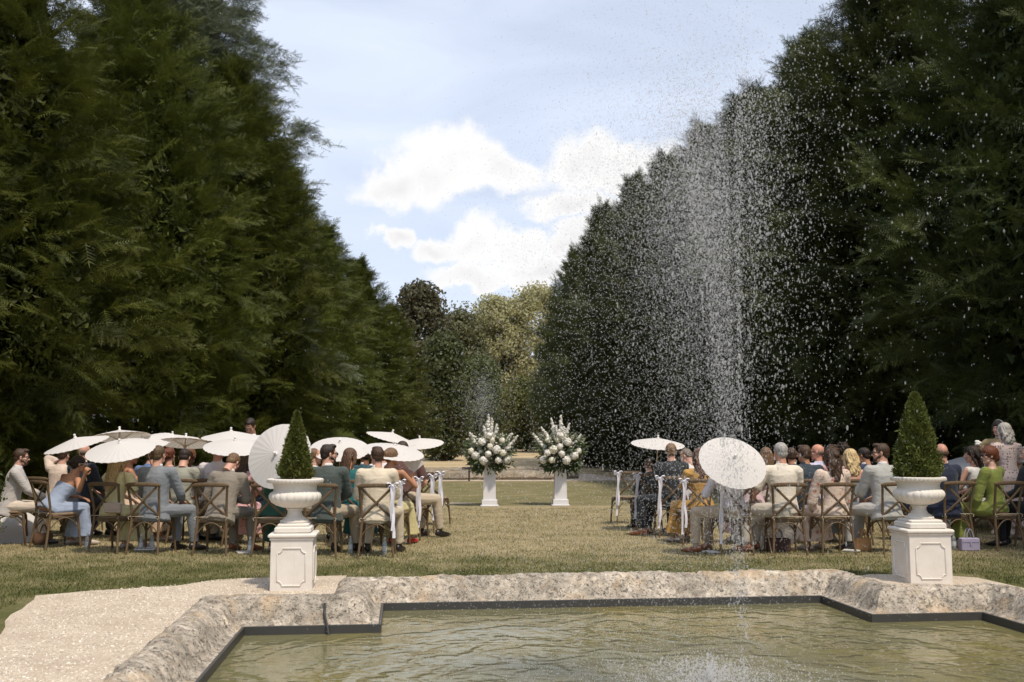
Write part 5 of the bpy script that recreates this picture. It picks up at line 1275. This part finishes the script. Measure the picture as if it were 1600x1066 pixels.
chair(680, 17.3, 14, 'farthest empty ribboned chair of the left guests', bow=1)
person(600, 16.3, 8, 'person in white shirt two rows behind the cream suit', 'shirt', WHITE, lc=NAVY, skin=FAIR, hair='short', hc=BRN)
person(420, 15.6, 5, 'person in navy suit hidden behind the round parasol', 'jacket', NAVY, lc=NAVY, skin=FAIR, hair='short', hc=BRN)
for i, (u, d) in enumerate([(135, 16.0), (262, 15.6), (300, 15.5), (420, 15.6), (570, 15.2), (600, 16.3), (560, 16.6), (350, 15.7)]):
    chair(u, d, 6, ['cross-back chair of the cream-jacket guest in the shade at left', 'cross-back chair of the red-haired guest', 'cross-back chair of the auburn-haired guest', 'cross-back chair hidden behind the round parasol', 'cross-back chair of the guest with pink flowers',
                    'cross-back chair two rows behind the cream suit', 'empty cross-back chair in the back row behind the teal dress', 'empty cross-back chair behind the lavender shirt'][i])
# waiter
person(394, 15.9, 195, 'person standing with bowed head in dark waistcoat and white shirt behind the parasols', 'shirt', WHITE, lc=BLACKS, skin=(.42, .24, .16), hair='short', hc=DBR, stand=True, hpitch=34, lean=4, sc=1.04, hyaw=-15, hl=(-.15, .3, 1.05), hr=(.15, .3, 1.05),
       extra_fn=lambda child, HM, P: child('waistcoat', (lambda m: (m.tube([P['S'](-.04), P['S'](.1), P['S'](.2), P['S'](.33, 0, .012), P['S'](.44)], [(.19, .152), (.178, .138), (.166, .125), (.182, .135), (.155, .11)], 18), m)[1])(MB()), fabric(BLACKS)))

# ---------------- right block
chair(1139, 12.9, -4, 'ribboned aisle chair under the person in the pale lavender shirt', bow=-1)
g15, n15 = parasol(1146, 719, 54, 38, -22, False, 'big white parasol facing the camera on the right aisle', d=12.45)
person(1140, 12.9, -12, 'person in pale lavender shirt and beige trousers behind a big parasol', 'shirt', (.60, .57, .64), lc=(.44, .36, .27), skin=FAIR, hair='crop', hc=BRN, legyaw=-34, kx=-.06, shoes='t', hl=(-.22, .20, .80), gl=True, hr=(-.06, .32, .86), spread=1.4)
chair(1222, 12.9, 0, 'cross-back chair under the short-sleeved cream shirt')
person(1219, 12.9, -4, 'grey-haired person in short-sleeved cream shirt seen from behind', 'shortshirt', (.66, .60, .51), lc=(.48, .44, .38), skin=(.52, .28, .2), hair='short', hc=GRY, legyaw=-34, kx=-.08, sc=1.06, shoes='t', hyaw=-8, collar=(.68, .64, .6), hl=(-.28, .24, .62))
chair(1294, 12.95, -4, 'cross-back chair under the cream floral dress')
person(1298, 12.95, -6, 'person in cream dress with red flowers and wavy half-up hair', 'cape', (.62, .50, .42), leg=None, shoes='w', fem=True, skin=FAIR, hair='half', hc=BRN, kind='floral', c2=(.50, .13, .11), hyaw=-20, legyaw=-14, hl=(-.12, .24, .66))
chair(1385, 13.05, -6, 'cross-back chair left of the right urn under the light grey suit')
person(1376, 13.05, -14, 'person in light grey suit with beard and sunglasses in left profile', 'jacket', (.40, .40, .38), lc=(.42, .41, .39), skin=FAIR, hair='quiff', hc=BRN, hyaw=-62, beard=True, sun='on', sc=1.05, legyaw=-22, kx=-.05, hl=(-.10, .3, .66))
chair(1477, 13.4, -10, 'cross-back chair right of the right urn under the navy suit')
person(1470, 13.4, -16, 'balding person in navy suit just right of the right urn', 'jacket', NAVY, lc=NAVY, skin=(.50, .27, .2), hair='balding', hc=(.10, .06, .04), sc=1.05, hyaw=18, legyaw=-18)
chair(1551, 13.4, -14, 'cross-back chair under the lime green dress')
person(1545, 13.4, -36, 'person in lime green caped dress with sunglasses looking to the left', 'cape', (.21, .24, .055), leg=None, shoes='w', fem=True, skin=PALE, hair='fringe', hc=(.15, .045, .02), hyaw=-52, sun='on', sc=1.02, legyaw=-10, lean=4)
chair(1618, 13.5, -20, 'cross-back chair cut by the right picture edge')
person(1606, 13.5, -40, 'person in black jacket at the right picture edge in left profile', 'jacket', BLACKS, lc=BLACKS, skin=FAIR, hair='short', hc=GRY, beard=True, hyaw=-45, sc=1.03)
# second row right
chair(1080, 14.1, -6, 'ribboned aisle chair under the yellow dress', bow=-1)
person(1092, 14.1, -12, 'person in mustard yellow lace dress with long brown hair', 'slvdress', (.44, .25, .065), leg=None, shoes='w', fem=True, skin=TAN, hair='wavy', hc=(.12, .06, .04), kind='plain', legyaw=-20, hl=(-.12, .28, .66))
chair(1168, 14.0, 0, 'cross-back chair behind the big right parasol')
person(1172, 14.0, -10, 'person in pale pink dress behind the big right parasol', 'slvdress', (.62, .45, .48), leg=None, shoes='w', fem=True, skin=FAIR, hair='wavy', hc=LBR)
chair(1246, 14.1, -2, 'cross-back chair under the dark denim jacket')
person(1256, 14.1, -4, 'person in dark denim jacket with swept-up brown hair', 'jacket', (.030, .042, .055), lc=NAVY, kind='denim', c2=(.07, .09, .11), skin=TAN, hair='quiff', hc=(.08, .045, .025), hyaw=-25, sc=1.03, collar=(.03, .04, .05))
chair(1324, 14.1, -4, 'cross-back chair under the curled blonde hair')
person(1327, 14.1, -8, 'person with curled blonde hair and bare shoulders', 'strapless', (.22, .26, .28), leg=None, shoes='w', fem=True, skin=FAIR, hair='blonde', hc=(.62, .46, .24), hyaw=-6, sc=.99)
chair(1432, 14.4, -8, 'cross-back chair behind the right urn')
person(1436, 14.4, -14, 'person in dark suit in left profile beside the right cone tree', 'jacket', BLACKS, lc=BLACKS, skin=(.46, .25, .17), hair='short', hc=DBR, hyaw=-55)
chair(1512, 14.3, -14, 'cross-back chair between the navy suit and the lime dress')
person(1518, 14.2, -30, 'person in white sleeveless dress with sunglasses pushed up on the head', 'dress', (.62, .60, .58), leg=None, shoes='w', fem=True, skin=(.52, .30, .22), hair='bob', hc=DBR, hyaw=-46, sun='up', sc=1.02, hl=(-.20, .26, .66))
# third row right
chair(1045, 15.2, -2, 'double-ribboned chair under the black suit', bow=2)
person(1048, 15.2, -10, 'person in black suit with tan shoe stretched towards the aisle', 'jacket', (.030, .034, .038), lc=(.022, .026, .032), skin=FAIR, hair='short', hc=(.22, .13, .07), hyaw=18, shoes='t', legyaw=-36, kx=-.08, sc=1.05)
g14, n14 = parasol(1028, 690, 42, 8, -4, False, 'white parasol held level over the black suit on the right', d=15.9)
person(1078, 15.6, -30, 'person in white shirt with cropped grey hair beside the black suit', 'shirt', (.68, .64, .62), lc=NAVY, skin=FAIR, hair='crop', hc=(.20, .16, .13), hyaw=-30, hpitch=20, lean=10)
person(1236, 15.3, -4, 'person with short brown hair behind the grey-haired guest', 'jacket', (.05, .05, .06), lc=NAVY, skin=TAN, hair='short', hc=(.07, .04, .025), hyaw=20)
person(1277, 15.3, -24, 'bald person in pale lilac shirt and glasses right of the denim jacket', 'shirt', (.50, .50, .64), lc=NAVY, skin=(.56, .28, .2), hair='balding', hc=(.2, .13, .09), sun='on', hyaw=-40, sc=1.04)
person(1298, 15.2, -20, 'person with brown curls in left profile left of the blonde curls', 'dress', (.50, .30, .30), leg=None, shoes='w', fem=True, skin=PALE, hair='curly', hc=BRN, hyaw=-50, sc=1.02)
person(1316, 15.9, 0, 'person with dark curly hair rising behind the blonde curls', 'jacket', BLACKS, lc=NAVY, skin=TAN, hair='curly', hc=DBR, sc=1.05)
person(1350, 15.3, -18, 'person in navy suit with white collar behind the light grey suit', 'jacket', (.022, .035, .07), lc=NAVY, skin=TAN, hair='short', hc=DBR, hyaw=-25, hpitch=8)
chair(1008, 16.4, -4, 'ribboned aisle chair under the child in the dark jacket', bow=-1)
person(1013, 16.4, -8, 'child in dark jacket near the aisle on the right', 'jacket', (.05, .055, .06), lc=BLACKS, skin=FAIR, hair='short', hc=(.12, .07, .045), sc=.86, legyaw=-14)
chair(976, 17.6, -8, 'farthest empty ribboned chair of the right guests', bow=-1)
person(1196, 15.5, -4, 'person in beige top with long light brown hair behind the cream shirt', 'dress', (.50, .44, .38), leg=None, shoes='w', fem=True, skin=FAIR, hair='long', hc=LBR)
for i, (u, d) in enumerate([(1078, 15.6), (1236, 15.3), (1272, 15.6), (1300, 15.6), (1320, 16.2), (1350, 15.5), (1196, 15.5), (1415, 15.8), (1480, 15.7)]):
    chair(u, d, -6, ['cross-back chair of the cropped grey-haired guest', 'cross-back chair behind the cream shirt', 'cross-back chair of the bald guest in lilac', 'cross-back chair of the guest with brown curls', 'cross-back chair of the guest with dark curls',
                     'cross-back chair of the navy suit behind the grey one', 'cross-back chair of the long-haired guest in beige', 'empty cross-back chair in the back row behind the right cone tree', 'empty cross-back chair in front of the piano'][i])
# standing pair
def headband(child, HM, P):
    m = MB(); m.tube([(.085 * math.cos(a), -.01 + .0 * a, .03 + .098 * math.sin(a)) for a in [R(10 + 16 * k) for k in range(11)]], [.006] * 11, 6); child('headband', xf(geo(m.mesh('x', [], True)), HM), M_whitef); white_flower_l(child, HM, P)
def white_flower_l(child, HM, P):
    m = MB(); c = P['wl'] + (P['wl'] - P['el']).normalized() * .14
    for k in range(9): m.ball(c + Vector((.026 * math.cos(k * 2.4), .026 * math.sin(k * 2.4), .018 * (k % 3))), .022, 8, 6)
    m.tube([P['wl'], c], .005, 5); child('white_rose', m, M_white)
person(1562, 15.5, 210, 'standing person in tan jacket and white headband holding a white rose', 'jacket', (.38, .28, .15), lc=(.38, .28, .15), fem=True, skin=FAIR, hair='long', hc=DBR, stand=True, hyaw=22, sc=1.03, hr=(.30, .26, 1.28), gr=True,
       extra_fn=lambda child, HM, P: (headband(child, HM, dict(P, wl=P['wr'], el=P['er']))), shoes='w')
person(1574, 14.7, -12, 'standing grey-haired person in white dress with dark red spots', 'slvdress', (.62, .50, .46), leg=None, fem=True, skin=FAIR, hair='bob', hc=(.46, .43, .38), stand=True, kind='dots', c2=(.10, .012, .018), sc=1.0, shoes='w', hl=(-.2, .25, 1.0), hr=(.2, .28, .98))

# ================================================================ things on the ground and on chairs
parasol(1198, 826, 54, 36, 10, True, 'beige-white parasol resting on the grass under the cream shirt chair', d=13.2)
parasol(8, 828, 46, 30, 20, False, 'white parasol lying on the grass at the far left', d=14.3)
M_bottle = m_plain('clear_plastic', (.55, .58, .58), .1, 20, .1, .05, Alpha=.55); M_cap = m_plain('bottle_cap', (.7, .7, .72), .4); M_lab = m_plain('bottle_label', (.62, .64, .66), .5)
def bottle(u, d, label):
    t = empty('water_bottle', (gx(u, d), d, 0)); m = MB(); m.lathe([(.028, 0), (.031, .01), (.031, .13), (.026, .155), (.012, .185), (.012, .195)], 14); m.build('bottle_body', M_bottle, t)
    m = MB(); m.lathe([(.0315, .05), (.0318, .052), (.0318, .108), (.0315, .11)], 14, cap=False); m.build('bottle_label', M_lab, t); m = MB(); m.lathe([(.015, .193), (.015, .215)], 12); m.build('bottle_cap', M_cap, t)
    return tag(t, label, 'bottle', 'water bottles standing on the grass')
bottle(550, 12.95, 'clear water bottle beside the shoes of the dark green jacket guest'); bottle(603, 12.75, 'clear water bottle under the cream suit chair'); bottle(395, 12.85, 'clear water bottle right of the taupe suit legs')
bottle(143, 13.3, 'clear water bottle right of the pale blue dress'); bottle(226, 13.2, 'clear water bottle on the tray behind the blue-grey suit, left'); bottle(243, 13.3, 'clear water bottle on the tray behind the blue-grey suit, right')
bottle(1483, 13.35, 'clear water bottle left of the lilac handbag')
def sheet(u, d, w_, dp, rz, label, name='programme', th=.008, mat=None):
    m = MB(); m.box((0, 0, th / 2 + .012), (w_, dp, th)); m.box((0, 0, th * 1.5 + .0125), (w_ * .96, dp * .95, .002)); o = m.build(name, mat or M_whitef, smooth=False); o.location = (gx(u, d), d, 0); o.rotation_euler = (0, 0, rz); tag(o, label, 'booklet' if name == 'programme' else name.replace('_', ' ')); return o
sheet(1108, 12.95, .15, .21, .3, 'white order-of-service booklet on grass under the right aisle chair'); sheet(1325, 13.1, .21, .15, -.5, 'white booklet on the grass right of the floral dress'); sheet(384, 12.9, .15, .2, .4, 'white booklet by the shoes of the taupe suit')
sheet(234, 13.25, .26, .18, .1, 'low white tray carrying two water bottles', 'tray', .02)
# quilted handbag on its chain
def handbag():
    t = empty('handbag', (gx(180, 12.78), 12.80, .50), -R(10)); mt = NT('quilted_leather'); v = mt.tex(rot=(0, R(45), 0)); w_ = mt.n('ShaderNodeTexChecker', i_Scale=45.0); mt.t.links.new(v, w_.inputs[0])
    mt.pbr((.46, .36, .31), .45, mt.bump(w_.outputs[1], .5, .006))
    m = MB(); m.box((0, 0, .08), (.22, .07, .135), bev=.018); m.build('bag_body', mt.mat, t); m = MB(); m.box((0, -.036, .10), (.215, .012, .09), bev=.005); m.build('flap', mt.mat, t)
    g = m_plain('gold_chain', (.55, .38, .12), .3, 30, 0, .1, Metallic=.8); m = MB()
    P = [(-.09, 0, .14), (-.05, -.01, .25), (.0, .0, .36), (.03, .0, .42)]
    for i in range(26):
        f = i / 25 * 2.999; k = int(f); p = Vector(P[k]).lerp(Vector(P[k + 1]), f - k); m.ball(p, (.008, .004, .009), 6, 4)
    m.build('chain', g, t); tag(t, 'quilted beige handbag hanging on a gold chain from a chair', 'handbag')
handbag()
def tote(u, d, c, label, w_=.26, h=.2, woven=False, rz=0):
    t = empty('handbag', (gx(u, d), d, 0), rz); mt = m_plain('straw' if woven else 'bag_leather', c, .6 if not woven else .9, 120 if woven else 40, .9 if woven else .1, .3 if woven else .05)
    m = MB(); m.tube([(0, 0, .0), (0, 0, .02), (0, 0, h * .5), (0, 0, h)], [(w_ * .40, .05), (w_ * .46, .065), (w_ * .5, .065), (w_ * .46, .045)], 16, side=(1, 0, 0)) if woven else m.box((0, 0, h / 2), (w_, .11, h), bev=.014); m.build('bag_body', mt, t)
    for y in (-.04, .04): m = MB(); m.tube(arc_pts((-w_ * .2, y, h * .97), (w_ * .2, y, h * .97), (0, 0, .12), 9), .006 if not woven else .009, 6); m.build('handle', mt, t)
    if not woven: m = MB(); m.box((0, -.058, h * .72), (w_ * .9, .006, .012)); m.box((0, -.062, h * .6), (.02, .008, .05)); m.build('strap', mt, t)
    return tag(t, label, 'handbag')
tote(1343, 13.15, (.36, .20, .085), 'round straw basket bag on the grass beside the grey suit', .22, .17, True); tote(1507, 13.2, (.38, .34, .46), 'lilac handbag with upright handle near the lime dress', .24, .17); tote(74, 14.0, (.12, .065, .035), 'brown woven bag under the pale blue dress chair', .26, .16, True, .6)
tote(1212, 13.15, (.07, .03, .022), 'dark brown leather bag under the cream shirt chair', .3, .17)
# white grand piano in the shade on the right
def piano():
    t = empty('grand_piano', (gx(1512, 16.6), 16.6, 0), R(8)); M_p = m_plain('white_lacquer', (.62, .62, .64), .25, 20, .02, .03); M_g = m_plain('grey_lacquer', (.42, .42, .44), .3, 20, .02, .03)
    out = [(-.74, -.7), (.74, -.7), (.74, .1), (.62, .45), (.45, .75), (.1, .95), (-.3, 1.0), (-.6, .9), (-.74, .6)]
    def slab(z0, z1, s=1.0): m = MB(); vs = [(x * s, y * s, z0) for x, y in out] + [(x * s, y * s, z1) for x, y in out]; n = len(out); m.add(vs, [tuple(range(n - 1, -1, -1)), tuple(range(n, 2 * n))] + [(i, (i + 1) % n, (i + 1) % n + n, i + n) for i in range(n)]); return m
    slab(.66, .96).build('case', M_p, t, smooth=False)
    m = slab(0, .022, .98); L = m.build('lid', M_g, t, smooth=False); L.location = (-.1, 0, .975); L.rotation_euler = (0, -R(20), 0)
    m = MB(); m.tube([(.55, .2, .95), (.42, .22, 1.16)], .01, 6); m.build('lid_prop', M_p, t)
    m = MB(); m.box((0, -.78, .70), (1.4, .16, .03), bev=.005); m.build('key_bed', M_p, t)
    m = MB(); m.box((0, -.79, .722), (1.22, .13, .014)); m.build('keys', M_whitef, t)
    for x, y in ((-.6, -.55), (.6, -.55), (-.1, .75)): m = MB(); m.lathe([(.035, .0), (.05, .05), (.035, .1), (.06, .55), (.07, .66)], 12, c=(x, y, 0)); m.build('leg', M_p, t)
    tag(t, 'pale grand piano with raised lid in the shade behind the guests', 'piano')
piano()
for b_ in (BASE_CHAIR, par_base):
    for c in list(b_.children_recursive): bpy.data.objects.remove(c)
    bpy.data.objects.remove(b_)
